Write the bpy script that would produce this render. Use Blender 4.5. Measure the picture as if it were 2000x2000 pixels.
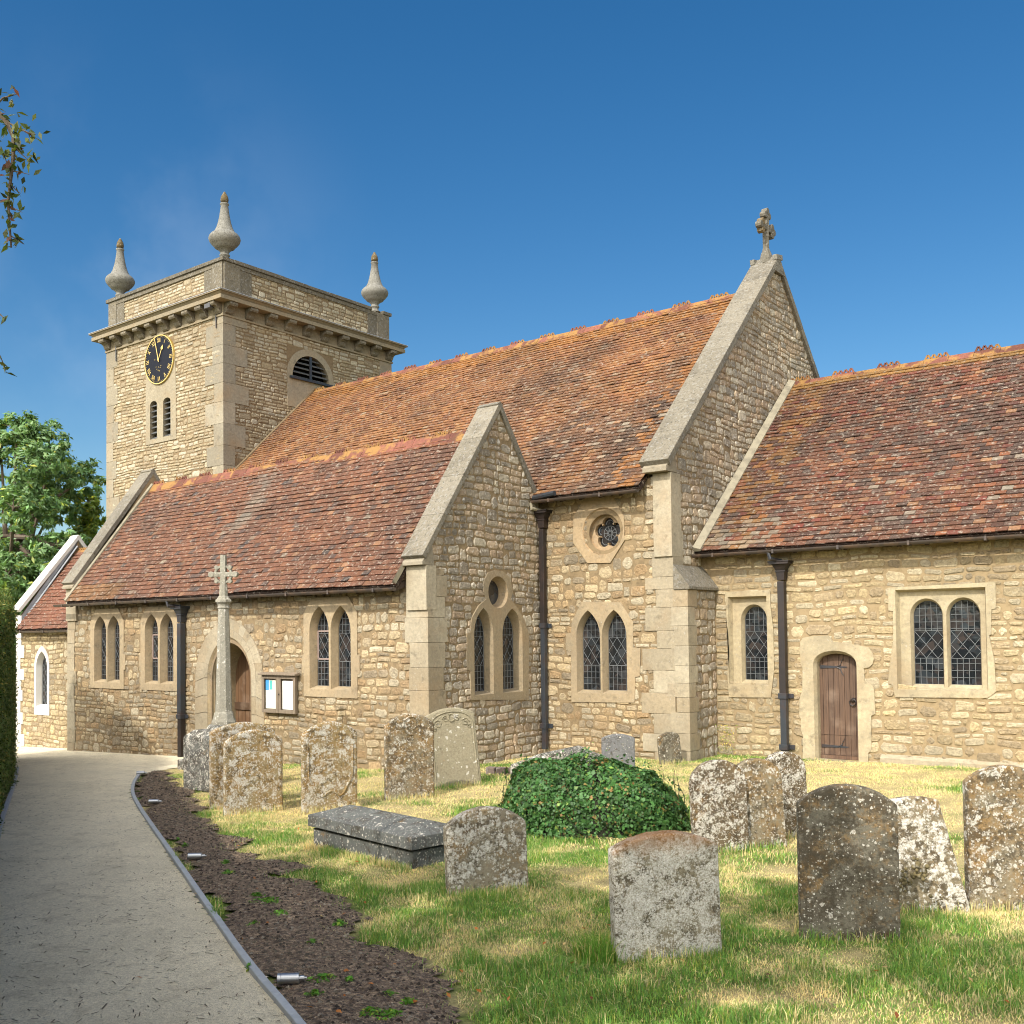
import bpy, math, random
import numpy as np
from mathutils import Vector, geometry
random.seed(7); rng = np.random.default_rng(7)
for o in list(bpy.data.objects): bpy.data.objects.remove(o)
scene = bpy.context.scene
R = math.radians

# ------------------------------------------------------------------ camera
F_PX, CX, CY = 1997.16, 942.816, 1173.231
YAW, PITCH, ROLL = R(-38.614), R(1.849), R(-0.646)
EYE = 2.10                                    # camera height in world z
fw = np.array([math.sin(YAW)*math.cos(PITCH), math.cos(YAW)*math.cos(PITCH), math.sin(PITCH)])
rt = np.array([math.cos(YAW), -math.sin(YAW), 0.0]); up = np.cross(rt, fw)
rt, up = rt*math.cos(ROLL)+up*math.sin(ROLL), -rt*math.sin(ROLL)+up*math.cos(ROLL)
cam_d = bpy.data.cameras.new("camera"); cam = bpy.data.objects.new("camera", cam_d)
scene.collection.objects.link(cam)
from mathutils import Matrix
m = Matrix(((rt[0], up[0], -fw[0], 0), (rt[1], up[1], -fw[1], 0), (rt[2], up[2], -fw[2], EYE), (0, 0, 0, 1)))
cam.matrix_world = m
cam_d.sensor_width = 36; cam_d.lens = F_PX*36/2000
cam_d.shift_x = (1000-CX)/2000; cam_d.shift_y = (CY-1000)/2000
cam_d.clip_start = 0.05; cam_d.clip_end = 3000
scene.camera = cam
scene.cycles.filter_width = 1.05
scene.render.resolution_x = scene.render.resolution_y = 1024

# ------------------------------------------------------------------ light
SUN_EL, SUN_AZ = R(41.7), R(172)               # azimuth clockwise from +Y
w = bpy.data.worlds.new("World"); scene.world = w; w.use_nodes = True
nt = w.node_tree; bg = nt.nodes["Background"]
sky = nt.nodes.new("ShaderNodeTexSky"); sky.sky_type = 'NISHITA'; sky.sun_disc = False
sky.sun_elevation = SUN_EL; sky.sun_rotation = SUN_AZ
sky.air_density = 1.1; sky.dust_density = 0.35; sky.ozone_density = 2.2; sky.altitude = 60
hs_ = nt.nodes.new("ShaderNodeHueSaturation"); hs_.inputs["Saturation"].default_value = 1.38
nt.links.new(sky.outputs[0], hs_.inputs["Color"])
# unseen cloud bank added high in the south to fill shade; a faint wisp low in the north-west
def wn(ty, **k):
    x = nt.nodes.new(ty)
    for a, v in k.items(): setattr(x, a, v)
    return x
def wl(a, b): nt.links.new(a, b)
def wmath(op, a, b=0.0, c=None):
    x = wn("ShaderNodeMath", operation=op)
    for i, v in enumerate((a, b) if c is None else (a, b, c)):
        if isinstance(v, (int, float)): x.inputs[i].default_value = v
        else: wl(v, x.inputs[i])
    return x.outputs[0]
def wmap(v, a, b, c, d):
    x = wn("ShaderNodeMapRange", interpolation_type='SMOOTHSTEP'); wl(v, x.inputs[0])
    for i, q in enumerate((a, b, c, d)): x.inputs[i+1].default_value = q
    return x.outputs[0]
tc_ = wn("ShaderNodeTexCoord"); sx_ = wn("ShaderNodeSeparateXYZ"); wl(tc_.outputs["Generated"], sx_.inputs[0])
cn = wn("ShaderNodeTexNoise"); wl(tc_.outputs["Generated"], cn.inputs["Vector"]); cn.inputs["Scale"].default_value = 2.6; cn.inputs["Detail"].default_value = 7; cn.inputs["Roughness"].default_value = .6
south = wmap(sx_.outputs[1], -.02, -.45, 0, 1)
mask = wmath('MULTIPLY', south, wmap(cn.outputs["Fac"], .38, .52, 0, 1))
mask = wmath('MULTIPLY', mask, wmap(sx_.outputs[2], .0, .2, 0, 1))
wisp_d = wn("ShaderNodeVectorMath", operation='DISTANCE'); wl(tc_.outputs["Generated"], wisp_d.inputs[0]); wisp_d.inputs[1].default_value = (-.80, .51, .30)
cn2 = wn("ShaderNodeTexNoise"); wl(tc_.outputs["Generated"], cn2.inputs["Vector"]); cn2.inputs["Scale"].default_value = 6; cn2.inputs["Detail"].default_value = 5; cn2.inputs["Roughness"].default_value = .55
wisp = wmath('MULTIPLY', wmap(wisp_d.outputs["Value"], .26, .0, 0, .11), wmap(cn2.outputs["Fac"], .42, .7, 0, 1))
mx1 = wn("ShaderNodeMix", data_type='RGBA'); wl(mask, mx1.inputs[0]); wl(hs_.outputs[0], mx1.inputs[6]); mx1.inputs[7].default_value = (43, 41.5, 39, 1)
mx2 = wn("ShaderNodeMix", data_type='RGBA'); wl(wisp, mx2.inputs[0]); wl(mx1.outputs[2], mx2.inputs[6]); mx2.inputs[7].default_value = (7.5, 8.2, 9, 1)
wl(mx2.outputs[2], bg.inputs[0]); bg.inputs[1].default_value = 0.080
sl = bpy.data.lights.new("sun", 'SUN'); sl.energy = 3.15; sl.angle = R(0.55); sl.color = (1.0, 0.94, 0.85)
so = bpy.data.objects.new("sun", sl); scene.collection.objects.link(so)
sd = Vector((math.sin(SUN_AZ)*math.cos(SUN_EL), math.cos(SUN_AZ)*math.cos(SUN_EL), math.sin(SUN_EL)))
so.rotation_euler = sd.to_track_quat('Z', 'Y').to_euler(); so.location = (0, -20, 30)
scene.view_settings.view_transform = 'Standard'; scene.view_settings.look = 'None'
scene.view_settings.exposure = 0.62; scene.view_settings.gamma = 1.0

# ------------------------------------------------------------------ helpers
def V(*a): return np.array(a, float)
def ray(px, py): return fw + rt*(px-CX)/F_PX - up*(py-CY)/F_PX
def on(px, py, ax, v):                        # where a line of sight meets the plane coord[ax] = v
    d = ray(px, py); o = V(0, 0, EYE); return o + d*((v-o[ax])/d[ax])
def gz(x, y=0):                               # height of the ground
    x = np.clip(x, -30, 0); return EYE-2.07+.012*x-.00055*x*x
def ground(px, py):
    z = 0.0
    for i in range(25):
        P = on(px, py, 2, z); z = float(gz(P[0]))
    return P
dD = lambda x, y: (x*1.0352, y*1.0352)
dA = lambda x, y: (x/2.415, y/2.415+300)
dE = lambda x, y: (x/2.76+600, y/2.76+1000)
dF = lambda x, y: (x/2.76+1300, y/2.76+1000)
dL = lambda x, y: (x/2.76, y/2.76+1000)
dW = lambda x, y: (x/4.39, y/4.39+1040)
dP = lambda x, y: (x/6.9+340, y/6.9+1160)
dK = lambda x, y: (x/8.05+1560, y/8.05+1260)
def lin(r, g, b):
    f = lambda c: (c/255/12.92) if c/255 <= .04045 else ((c/255+.055)/1.055)**2.4
    return (f(r), f(g), f(b))
def depth(P): return float((np.array(P)-V(0, 0, EYE)) @ fw)

class VN:                                     # value noise, numpy
    def __init__(s, seed): s.t = np.random.default_rng(seed).random((256, 256))
    def __call__(s, x, y):
        x = np.asarray(x, float); y = np.asarray(y, float)
        xi = np.floor(x).astype(int); yi = np.floor(y).astype(int); fx = x-xi; fy = y-yi
        fx = fx*fx*(3-2*fx); fy = fy*fy*(3-2*fy); t = s.t
        g = lambda a, b: t[a & 255, b & 255]
        return (g(xi, yi)*(1-fx)+g(xi+1, yi)*fx)*(1-fy)+(g(xi, yi+1)*(1-fx)+g(xi+1, yi+1)*fx)*fy
    def fbm(s, x, y, o=4):
        r = 0; a = .5; n = 0
        for k in range(o): r = r+a*s(x*2**k+k*17.3, y*2**k+k*9.1); n += a; a *= .5
        return r/n
vn = VN(3); vn2 = VN(11); vn3 = VN(23)

class MB:                                     # collects geometry for ONE mesh object
    def __init__(s): s.v = []; s.f = []; s.c = []
    def add(s, vs, fs, col=(1, 1, 1)):
        b = len(s.v); s.v.extend([tuple(map(float, p)) for p in vs])
        for f in fs: s.f.append(tuple(i+b for i in f)); s.c.append(col)
        return s
    def box(s, p0, p1, col=(1, 1, 1)):
        x0, y0, z0 = p0; x1, y1, z1 = p1
        vs = [(x0, y0, z0), (x1, y0, z0), (x1, y1, z0), (x0, y1, z0), (x0, y0, z1), (x1, y0, z1), (x1, y1, z1), (x0, y1, z1)]
        return s.add(vs, BOXF, col)
    def obox(s, c, ax, ay, az, col=(1, 1, 1)):  # oriented box: centre and three half-axis vectors
        c, ax, ay, az = map(np.asarray, (c, ax, ay, az))
        vs = [c+i*ax+j*ay+k*az for k in (-1, 1) for (i, j) in ((-1, -1), (1, -1), (1, 1), (-1, 1))]
        return s.add(vs, BOXF, col)
    def tube(s, pts, rad, n=8, col=(1, 1, 1), cap=True):
        pts = [np.asarray(p, float) for p in pts]
        rad = rad if hasattr(rad, '__len__') else [rad]*len(pts)
        vs = []
        for i, p in enumerate(pts):
            d = pts[min(i+1, len(pts)-1)]-pts[max(i-1, 0)]; d = d/(np.linalg.norm(d)+1e-9)
            a = np.cross(d, [0, 0, 1] if abs(d[2]) < .9 else [1, 0, 0]); a /= np.linalg.norm(a); b = np.cross(d, a)
            for k in range(n):
                t = 2*math.pi*k/n; vs.append(p+rad[i]*(math.cos(t)*a+math.sin(t)*b))
        fs = [(i*n+k, i*n+(k+1) % n, (i+1)*n+(k+1) % n, (i+1)*n+k) for i in range(len(pts)-1) for k in range(n)]
        if cap: fs += [tuple(range(n))[::-1], tuple(range((len(pts)-1)*n, len(pts)*n))]
        return s.add(vs, fs, col)
    def lathe(s, c, prof, n=24, col=(1, 1, 1), rot=0):
        vs = []
        for (r, z) in prof:
            for k in range(n):
                t = 2*math.pi*k/n+rot; vs.append((c[0]+r*math.cos(t), c[1]+r*math.sin(t), c[2]+z))
        fs = [(i*n+k, i*n+(k+1) % n, (i+1)*n+(k+1) % n, (i+1)*n+k) for i in range(len(prof)-1) for k in range(n)]
        fs += [tuple(range(n))[::-1], tuple(range((len(prof)-1)*n, len(prof)*n))]
        return s.add(vs, fs, col)
    def prism(s, loop, d, col=(1, 1, 1)):     # loop of 3D points extruded by vector d
        n = len(loop); loop = [np.asarray(p, float) for p in loop]; d = np.asarray(d, float)
        return s.add(loop+[p+d for p in loop], [tuple(range(n))[::-1], tuple(range(n, 2*n))] + [(i, (i+1) % n, (i+1) % n+n, i+n) for i in range(n)], col)
    def build(s, name, mat, parent=None, smooth=False, bevel=0, fix=True):
        me = bpy.data.meshes.new(name)
        me.from_pydata(s.v, [], s.f)
        at = me.attributes.new("Col", 'FLOAT_COLOR', 'FACE')
        cc = np.ones((len(s.c), 4), np.float32); cc[:, :3] = np.array(s.c, np.float32).reshape(-1, 3)
        at.data.foreach_set("color", cc.ravel())
        me.materials.append(mat)
        if smooth: me.polygons.foreach_set("use_smooth", [True]*len(me.polygons))
        o = bpy.data.objects.new(name, me); scene.collection.objects.link(o)
        if parent is not None:
            o.parent = parent
            pw = world_loc(parent); o.location = (-pw[0], -pw[1], -pw[2])
        if bevel:
            b = o.modifiers.new("bevel", 'BEVEL'); b.width = bevel; b.segments = 2; b.limit_method = 'ANGLE'; b.angle_limit = R(40)
        return o
BOXF = [(0, 3, 2, 1), (4, 5, 6, 7), (0, 1, 5, 4), (1, 2, 6, 5), (2, 3, 7, 6), (3, 0, 4, 7)]
def world_loc(o):
    x = Vector((0, 0, 0))
    while o is not None: x += o.location; o = o.parent
    return x
def fast_mesh(name, verts, faces_n, cols, mat, kind=None, parent=None):
    """verts (N,3); every face has faces_n verts, laid out consecutively; cols per face"""
    me = bpy.data.meshes.new(name); N = len(verts); nf = N//faces_n
    me.vertices.add(N); me.vertices.foreach_set("co", np.asarray(verts, np.float32).ravel())
    me.loops.add(N); me.loops.foreach_set("vertex_index", np.arange(N, dtype=np.int32))
    me.polygons.add(nf); me.polygons.foreach_set("loop_start", np.arange(0, N, faces_n, dtype=np.int32))
    try: me.polygons.foreach_set("loop_total", np.full(nf, faces_n, dtype=np.int32))
    except Exception: pass
    me.update(calc_edges=True)
    at = me.attributes.new("Col", 'FLOAT_COLOR', 'FACE')
    cc = np.ones((nf, 4), np.float32); cc[:, :3] = cols; at.data.foreach_set("color", cc.ravel())
    me.materials.append(mat)
    o = bpy.data.objects.new(name, me); scene.collection.objects.link(o)
    if kind: o['kind'] = kind
    if parent is not None:
        o.parent = parent; pw = world_loc(parent); o.location = (-pw[0], -pw[1], -pw[2])
    return o
def empty(name, loc):
    o = bpy.data.objects.new(name, None); o.location = loc; o.empty_display_size = .2
    scene.collection.objects.link(o); return o
def tag(o, label=None, cat=None, group=None, kind=None):
    if label: o['label'] = label
    if cat: o['category'] = cat
    if group: o['group'] = group
    if kind: o['kind'] = kind
    return o

# ------------------------------------------------------------------ materials
def newmat(name):
    m_ = bpy.data.materials.new(name); m_.use_nodes = True
    t = m_.node_tree; b = t.nodes["Principled BSDF"]; return m_, t, b
class NG:
    def __init__(s, t): s.t = t
    def n(s, ty, **k):
        x = s.t.nodes.new(ty)
        for a, v in k.items(): setattr(x, a, v)
        return x
    def l(s, a, b): s.t.links.new(a, b)
    def coord(s): return s.n("ShaderNodeTexCoord").outputs["Object"]
    def noise(s, scale, detail=4, rough=.55, vec=None, dist=0):
        x = s.n("ShaderNodeTexNoise"); x.inputs["Scale"].default_value = scale; x.inputs["Detail"].default_value = detail
        x.inputs["Roughness"].default_value = rough; x.inputs["Distortion"].default_value = dist
        s.l(vec or s.coord(), x.inputs["Vector"]); return x.outputs["Fac"]
    def ramp(s, fac, stops):
        x = s.n("ShaderNodeValToRGB"); e = x.color_ramp.elements
        while len(e) > 1: e.remove(e[-1])
        e[0].position = stops[0][0]; e[0].color = (*stops[0][1], 1)
        for p, c in stops[1:]:
            k = e.new(p); k.color = (*c, 1)
        s.l(fac, x.inputs[0]); return x.outputs[0]
    def map(s, v, a, b, c, d):
        x = s.n("ShaderNodeMapRange"); s.l(v, x.inputs[0])
        for i, q in enumerate((a, b, c, d)): x.inputs[i+1].default_value = q
        return x.outputs[0]
    def mix(s, fac, a, b, mode='MIX'):
        x = s.n("ShaderNodeMix", data_type='RGBA', blend_type=mode)
        for sock, v in ((x.inputs[0], fac), (x.inputs[6], a), (x.inputs[7], b)):
            if isinstance(v, (int, float)): sock.default_value = v
            elif isinstance(v, tuple): sock.default_value = (*v, 1) if len(v) == 3 else v
            else: s.l(v, sock)
        return x.outputs[2]
    def math(s, op, a, b=0.0):
        x = s.n("ShaderNodeMath", operation=op)
        for i, v in enumerate((a, b)):
            if isinstance(v, (int, float)): x.inputs[i].default_value = v
            else: s.l(v, x.inputs[i])
        return x.outputs[0]
    def bump(s, h, strength, dist, b):
        x = s.n("ShaderNodeBump"); x.inputs["Strength"].default_value = strength; x.inputs["Distance"].default_value = dist
        s.l(h, x.inputs["Height"]); s.l(x.outputs[0], b.inputs["Normal"])
    def attr(s): return s.n("ShaderNodeAttribute", attribute_name="Col").outputs["Color"]
    def vor(s, scale, feature='F1', vec=None, rnd=1):
        x = s.n("ShaderNodeTexVoronoi", feature=feature); x.inputs["Scale"].default_value = scale; x.inputs["Randomness"].default_value = rnd
        s.l(vec or s.coord(), x.inputs["Vector"]); return x
    def warp(s, amt, scale):
        c = s.coord(); x = s.n("ShaderNodeTexNoise"); x.inputs["Scale"].default_value = scale; s.l(c, x.inputs["Vector"])
        y = s.n("ShaderNodeVectorMath", operation='MULTIPLY_ADD'); s.l(x.outputs["Color"], y.inputs[0]); y.inputs[1].default_value = (amt,)*3; s.l(c, y.inputs[2])
        return y.outputs[0]
def attr_mat(name, rough=.9, fine=30, lo=.72, hi=1.22, bump=.5, bdist=.01, stain=None, specks=None, grime=0.0, spec=.3, sat=1.0, val=1.0, tint=None):
    m_, t, b = newmat(name); g = NG(t)
    col = g.attr()
    if tint: col = g.mix(1.0, col, tint, 'MULTIPLY')
    v = g.map(g.noise(fine, 6, .65), .3, .7, lo, hi)
    comb = g.n("ShaderNodeCombineColor"); [g.l(v, comb.inputs[i]) for i in range(3)]
    col = g.mix(1.0, col, comb.outputs[0], 'MULTIPLY')
    for st in (stain or []):
        sc, a, c_, k, amt = st
        f = g.map(g.noise(sc, 5, .6), a, c_, 0, amt); col = g.mix(f, col, k)
    for sp in (specks or []):
        sc, thr, dist, k = sp
        vo = g.vor(sc, vec=g.warp(.35/sc, sc*1.3)); sep = g.n("ShaderNodeSeparateColor"); g.l(vo.outputs["Color"], sep.inputs[0])
        a = g.math('LESS_THAN', vo.outputs["Distance"], dist); c2 = g.math('LESS_THAN', sep.outputs[0], thr)
        col = g.mix(g.math('MULTIPLY', a, c2), col, k)
    if sat != 1 or val != 1:
        hs = g.n("ShaderNodeHueSaturation"); hs.inputs["Saturation"].default_value = sat; hs.inputs["Value"].default_value = val; g.l(col, hs.inputs["Color"]); col = hs.outputs[0]
    g.l(col, b.inputs["Base Color"]); b.inputs["Roughness"].default_value = rough
    b.inputs["Specular IOR Level"].default_value = spec
    h = g.math('ADD', g.noise(fine*1.3, 8, .7), g.math('MULTIPLY', g.noise(fine*.25, 3), .6))
    g.bump(h, bump, bdist, b)
    return m_
M = {}
M['rubble'] = attr_mat('rubble stone', sat=.84, val=.67, fine=22, lo=.60, hi=1.24, bump=1.0, bdist=.032, stain=[(.8, .46, .70, lin(128, 118, 98), .55), (9, .58, .74, lin(225, 212, 182), .45), (5, .6, .75, lin(150, 105, 48), .35)])
M['rubble_worn'] = attr_mat('weathered rubble stone', sat=.66, val=1.02, fine=20, lo=.6, hi=1.2, bump=1.0, bdist=.028, stain=[(.9, .48, .68, lin(96, 88, 72), .55), (10, .57, .68, lin(205, 200, 188), .6), (3.2, .58, .72, lin(60, 52, 42), .5)])
M['rubble_tower'] = attr_mat('tower stone', sat=.80, val=.63, fine=18, lo=.68, hi=1.2, bump=.9, bdist=.022, stain=[(.6, .5, .75, lin(120, 105, 84), .45), (12, .6, .72, lin(212, 206, 188), .5), (2.0, .6, .75, lin(130, 98, 55), .3)])
M['ashlar'] = attr_mat('dressed stone', sat=.80, val=.54, fine=16, lo=.78, hi=1.14, bump=.5, bdist=.014, stain=[(.9, .45, .68, lin(160, 144, 112), .55), (5, .58, .70, lin(112, 102, 82), .5), (34, .62, .68, lin(216, 212, 200), .5), (1.7, .5, .72, lin(190, 150, 90), .4), (7, .56, .72, lin(150, 138, 112), .35), (26, .62, .72, lin(110, 98, 78), .35)])
M['ashlar_worn'] = attr_mat('lichened dressed stone', sat=.75, val=.37, fine=26, lo=.72, hi=1.16, bump=.6, bdist=.012, stain=[(2.2, .5, .7, lin(120, 110, 90), .5), (17, .54, .64, lin(212, 208, 196), .6), (23, .57, .66, lin(70, 62, 50), .6), (5, .64, .74, lin(170, 120, 40), .4)])
M['white_stone'] = attr_mat('new white stone', fine=10, lo=.95, hi=1.04, bump=.1, bdist=.004)
M['tile'] = attr_mat('clay tile', sat=.97, val=.40, tint=(.98, 1.02, .95), fine=28, lo=.7, hi=1.25, bump=.5, bdist=.006, rough=.85,
    stain=[(.55, .48, .68, lin(84, 64, 54), .45), (1.9, .52, .72, lin(92, 72, 60), .5), (5, .60, .72, lin(190, 136, 66), .4), (15, .57, .65, lin(214, 200, 180), .75), (42, .58, .67, lin(206, 192, 172), .6)])
M['ridge'] = attr_mat('ridge tile', sat=.88, val=.42, fine=18, lo=.75, hi=1.2, bump=.4, bdist=.008, stain=[(14, .55, .7, lin(90, 60, 44), .6), (2.6, .47, .55, lin(206, 150, 50), .85), (9, .58, .66, lin(120, 92, 60), .6)])
def plain(name, col, rough=.6, metal=0, nz=None, spec=.5):
    m_, t, b = newmat(name); g = NG(t)
    if nz:
        sc, c2, amt = nz
        g.l(g.mix(g.map(g.noise(sc, 5, .6), .45, .7, 0, amt), col, c2), b.inputs["Base Color"])
        g.bump(g.noise(sc*3, 5, .6), .3, .004, b)
    else: b.inputs["Base Color"].default_value = (*col, 1)
    b.inputs["Roughness"].default_value = rough; b.inputs["Metallic"].default_value = metal; b.inputs["Specular IOR Level"].default_value = spec
    return m_
M['mortar'] = plain('mortar', lin(128, 110, 82), .95, nz=(14, lin(94, 80, 58), .8))
M['mortar_tan'] = plain('tan mortar', lin(140, 122, 92), .95, nz=(14, lin(108, 92, 66), .7))
M['mortar_tower'] = plain('tower mortar', lin(118, 100, 74), .95, nz=(14, lin(88, 72, 52), .7))
M['iron'] = plain('painted iron', (.026, .031, .038), .42, nz=(4, lin(62, 44, 36), .6))
M['rust'] = plain('rusty painted iron', (.014, .010, .009), .5, nz=(5, lin(50, 36, 30), .7))
M['gutter'] = plain('gutter', (.045, .035, .03), .5, nz=(6, lin(110, 84, 60), .5))
M['lead'] = plain('lead came', (.15, .16, .165), .5, spec=.5)
M['leadflash'] = plain('lead flashing', (.22, .23, .25), .55, nz=(8, (.4, .4, .38), .5))
M['soffit'] = plain('soffit timber', (.06, .04, .028), .8)
M['black'] = plain('black void', (.006, .006, .006), .9, spec=.1)
M['louvre'] = plain('louvre slate', (.09, .095, .10), .6, nz=(6, (.2, .2, .19), .5))
M['gold'] = plain('gilding', (.50, .36, .11), .4, metal=.5)
M['clockface'] = plain('clock face', (.008, .010, .017), .75, spec=.15)
M['steel'] = plain('brushed steel', (.42, .43, .44), .42, metal=1.0)
M['casement'] = plain('casement paint', lin(150, 132, 124), .6)
M['paper'] = plain('paper', (.78, .78, .74), .8)
M['paper_cream'] = plain('cream card', (.72, .68, .55), .8)
M['paper_blue'] = plain('blue leaflet', (.05, .25, .5), .6)
M['paper_teal'] = plain('teal leaflet', (.08, .38, .36), .6)
M['kerb'] = plain('kerb concrete', (.36, .38, .40), .85, nz=(10, (.25, .27, .27), .5))
M['render'] = plain('lime mortar fillet', lin(142, 134, 114), .9, nz=(5, lin(98, 92, 78), .7))
def glass_mat():
    m_, t, b = newmat('old leaded glass'); g = NG(t)
    vo = g.vor(9.0); col = g.mix(.5, (.010, .012, .014), vo.outputs["Color"], 'MULTIPLY')
    sv = g.n("ShaderNodeSeparateColor"); g.l(vo.outputs["Color"], sv.inputs[0]); col = g.mix(g.map(sv.outputs[0], .45, 1.0, 0, 1), (.010, .012, .014), (.042, .034, .031)); col = g.mix(g.map(sv.outputs[1], .7, 1.0, 0, .8), col, (.035, .042, .048))
    g.l(col, b.inputs["Base Color"]); b.inputs["Roughness"].default_value = .12; b.inputs["Specular IOR Level"].default_value = .55
    g.bump(g.noise(6, 2), .35, .02, b); return m_
M['glass'] = glass_mat()
def wood_mat(name, c1, c2, sx=30):
    m_, t, b = newmat(name); g = NG(t)
    mp = g.n("ShaderNodeMapping"); g.l(g.coord(), mp.inputs[0]); mp.inputs["Scale"].default_value = (sx, sx, 1.2)
    n1 = g.noise(1.5, 6, .7, vec=mp.outputs[0]); col = g.mix(g.map(n1, .3, .7, 0, 1), c1, c2)
    col = g.mix(1.0, col, g.attr(), 'MULTIPLY')
    col = g.mix(g.map(g.noise(3, 4), .55, .75, 0, .35), col, lin(150, 130, 112))
    g.l(col, b.inputs["Base Color"]); b.inputs["Roughness"].default_value = .7; g.bump(n1, .35, .006, b); return m_
M['door'] = wood_mat('old oak door', lin(64, 47, 36), lin(100, 76, 58))
M['oak'] = wood_mat('oak boards', lin(84, 60, 40), lin(116, 86, 58))
M['greywood'] = wood_mat('silvered oak', lin(92, 80, 66), lin(134, 120, 102))

# ------------------------------------------------------------------ frames for walls
class Fr:
    """vertical wall frame: u along U, z up, n outward"""
    def __init__(s, O, U, N): s.O = V(*O); s.U = V(*U); s.N = V(*N)
    def p(s, u, z, n=0): return s.O+s.U*u+V(0, 0, 1)*z+s.N*n
def frS(y): return Fr((0, y, 0), (1, 0, 0), (0, -1, 0))      # south-facing wall, u = x
def frE(x): return Fr((x, 0, 0), (0, 1, 0), (1, 0, 0))       # east-facing wall, u = y
def uzS(y, pts): return [(float(P[0]), float(P[2])) for P in (on(px, py, 1, y) for px, py in pts)]
def uzE(x, pts): return [(float(P[1]), float(P[2])) for P in (on(px, py, 0, x) for px, py in pts)]

def rubble(mb, fr, z0, z1, span, holes=(), h=(.09, .17), wd=(.14, .42), pal=None, gap=.011, prot=(.004, .020), wob=.016, seed=0, big=.06, tintf=None):
    rd = random.Random(seed)
    z = z0; block = []
    ph = [rd.uniform(0, 6) for _ in range(6)]
    def wz(u, zz): return wob*(math.sin(u*1.7+ph[0]+zz*.9)+.7*math.sin(u*3.9+ph[1]-zz*2.1)+.45*math.sin(u*8.3+ph[2]+zz*5))
    while z < z1:
        hh = rd.uniform(*h); zt = z+hh; newblock = []
        for (a, b) in span(z+hh*.5):
            segs = [(a, b)]
            cuts = [(hu0, hu1) for (hu0, hu1, hz0, hz1) in holes if hz0 < zt-.02 and hz1 > z+.02]+block
            for (c, d) in cuts:
                ns_ = []
                for (s0, s1) in segs:
                    if d <= s0 or c >= s1: ns_.append((s0, s1)); continue
                    if c > s0: ns_.append((s0, c))
                    if d < s1: ns_.append((d, s1))
                segs = ns_
            for (s0, s1) in segs:
                u = s0
                while u < s1-.03:
                    ww = rd.uniform(*wd)*(0.75+hh*2.2)
                    if s1-(u+ww) < wd[0]*.6: ww = s1-u
                    top = zt
                    if rd.random() < big and hh < .15 and z+hh*2.1 < z1:
                        top = zt+hh*rd.uniform(.8, 1.1); newblock.append((u, u+ww)); top = min(top, zt+h[0]*.98)
                    stone(mb, fr, u+gap*.5, u+ww-gap*.5, z+gap*.5, top-gap*.5, rd, wz, prot, pal, tintf)
                    u += ww
        block = newblock; z = zt
def pal_mean(p): return tuple(sum(c[i] for c in p)/len(p) for i in range(3))
def stone(mb, fr, u0, u1, z0, z1, rd, wz, prot, pal, tintf):
    w_, h_ = u1-u0, z1-z0
    if w_ < .02 or h_ < .02: return
    k = min(w_, h_)*rd.uniform(.12, .34); j = lambda s: rd.uniform(-s, s)
    jz = h_*.10
    pts = [(u0+k, z0+j(jz)), ((u0+u1)/2+j(w_*.2), z0+j(jz)*.8), (u1-k, z0+j(jz)), (u1-abs(j(.006)), z0+k), (u1-abs(j(.010)), z1-k), (u1-k, z1+j(jz)),
           ((u0+u1)/2+j(w_*.2), z1+j(jz)*.8), (u0+k, z1+j(jz)), (u0+abs(j(.010)), z1-k), (u0+abs(j(.006)), z0+k)]
    d = rd.uniform(*prot); cu, cz = (u0+u1)/2, (z0+z1)/2; n = len(pts)
    pts = [(a, b+wz(a, b)) for a, b in pts]; cz += wz(cu, cz)
    ins = min(.016, h_*.2)
    inner = []
    for a, b in pts:
        da, db = cu-a, cz-b; inner.append((a+math.copysign(min(abs(da), ins), da), b+math.copysign(min(abs(db), ins), db)))
    vs = [fr.p(a, b, -.004) for a, b in pts]+[fr.p(a, b, d+j(.004)) for a, b in inner]+[fr.p(cu+j(w_*.15), cz+j(h_*.15), d+rd.uniform(0, .006))]
    fs = [(i, (i+1) % n, (i+1) % n+n, i+n) for i in range(n)]+[(i+n, (i+1) % n+n, 2*n) for i in range(n)]
    c = rd.choice(pal); c = tuple(x*.80+m_*.20 for x, m_ in zip(c, pal_mean(pal))); q = rd.uniform(.86, 1.14); t = tintf(cu, cz) if tintf else 1.0
    mb.add(vs, fs, tuple(min(1, x*q*t) for x in c))
def flat_poly(mb, fr, outer, holes=(), n=0.0, col=(1, 1, 1)):
    loops = [[Vector((a, b, 0)) for a, b in outer]]+[[Vector((a, b, 0)) for a, b in hl] for hl in holes]
    tris = geometry.tessellate_polygon(loops); allp = [p for lp in loops for p in lp]
    fs = []
    for t in tris:
        a, b, c = (allp[i] for i in t)
        cr = (b.x-a.x)*(c.y-a.y)-(b.y-a.y)*(c.x-a.x)
        if abs(cr) < 1e-9: continue
        flip = np.cross(fr.U, V(0, 0, 1)) @ fr.N < 0
        fs.append(tuple(t) if (cr > 0) != flip else tuple(t)[::-1])
    mb.add([fr.p(p.x, p.y, n) for p in allp], fs, col)
def loft(mb, fr, l0, n0, l1, n1, col=(1, 1, 1), close=True):
    n = len(l0); vs = [fr.p(a, b, n0) for a, b in l0]+[fr.p(a, b, n1) for a, b in l1]
    mb.add(vs, [(i, (i+1) % n, (i+1) % n+n, i+n) for i in range(n if close else n-1)], col)
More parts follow.
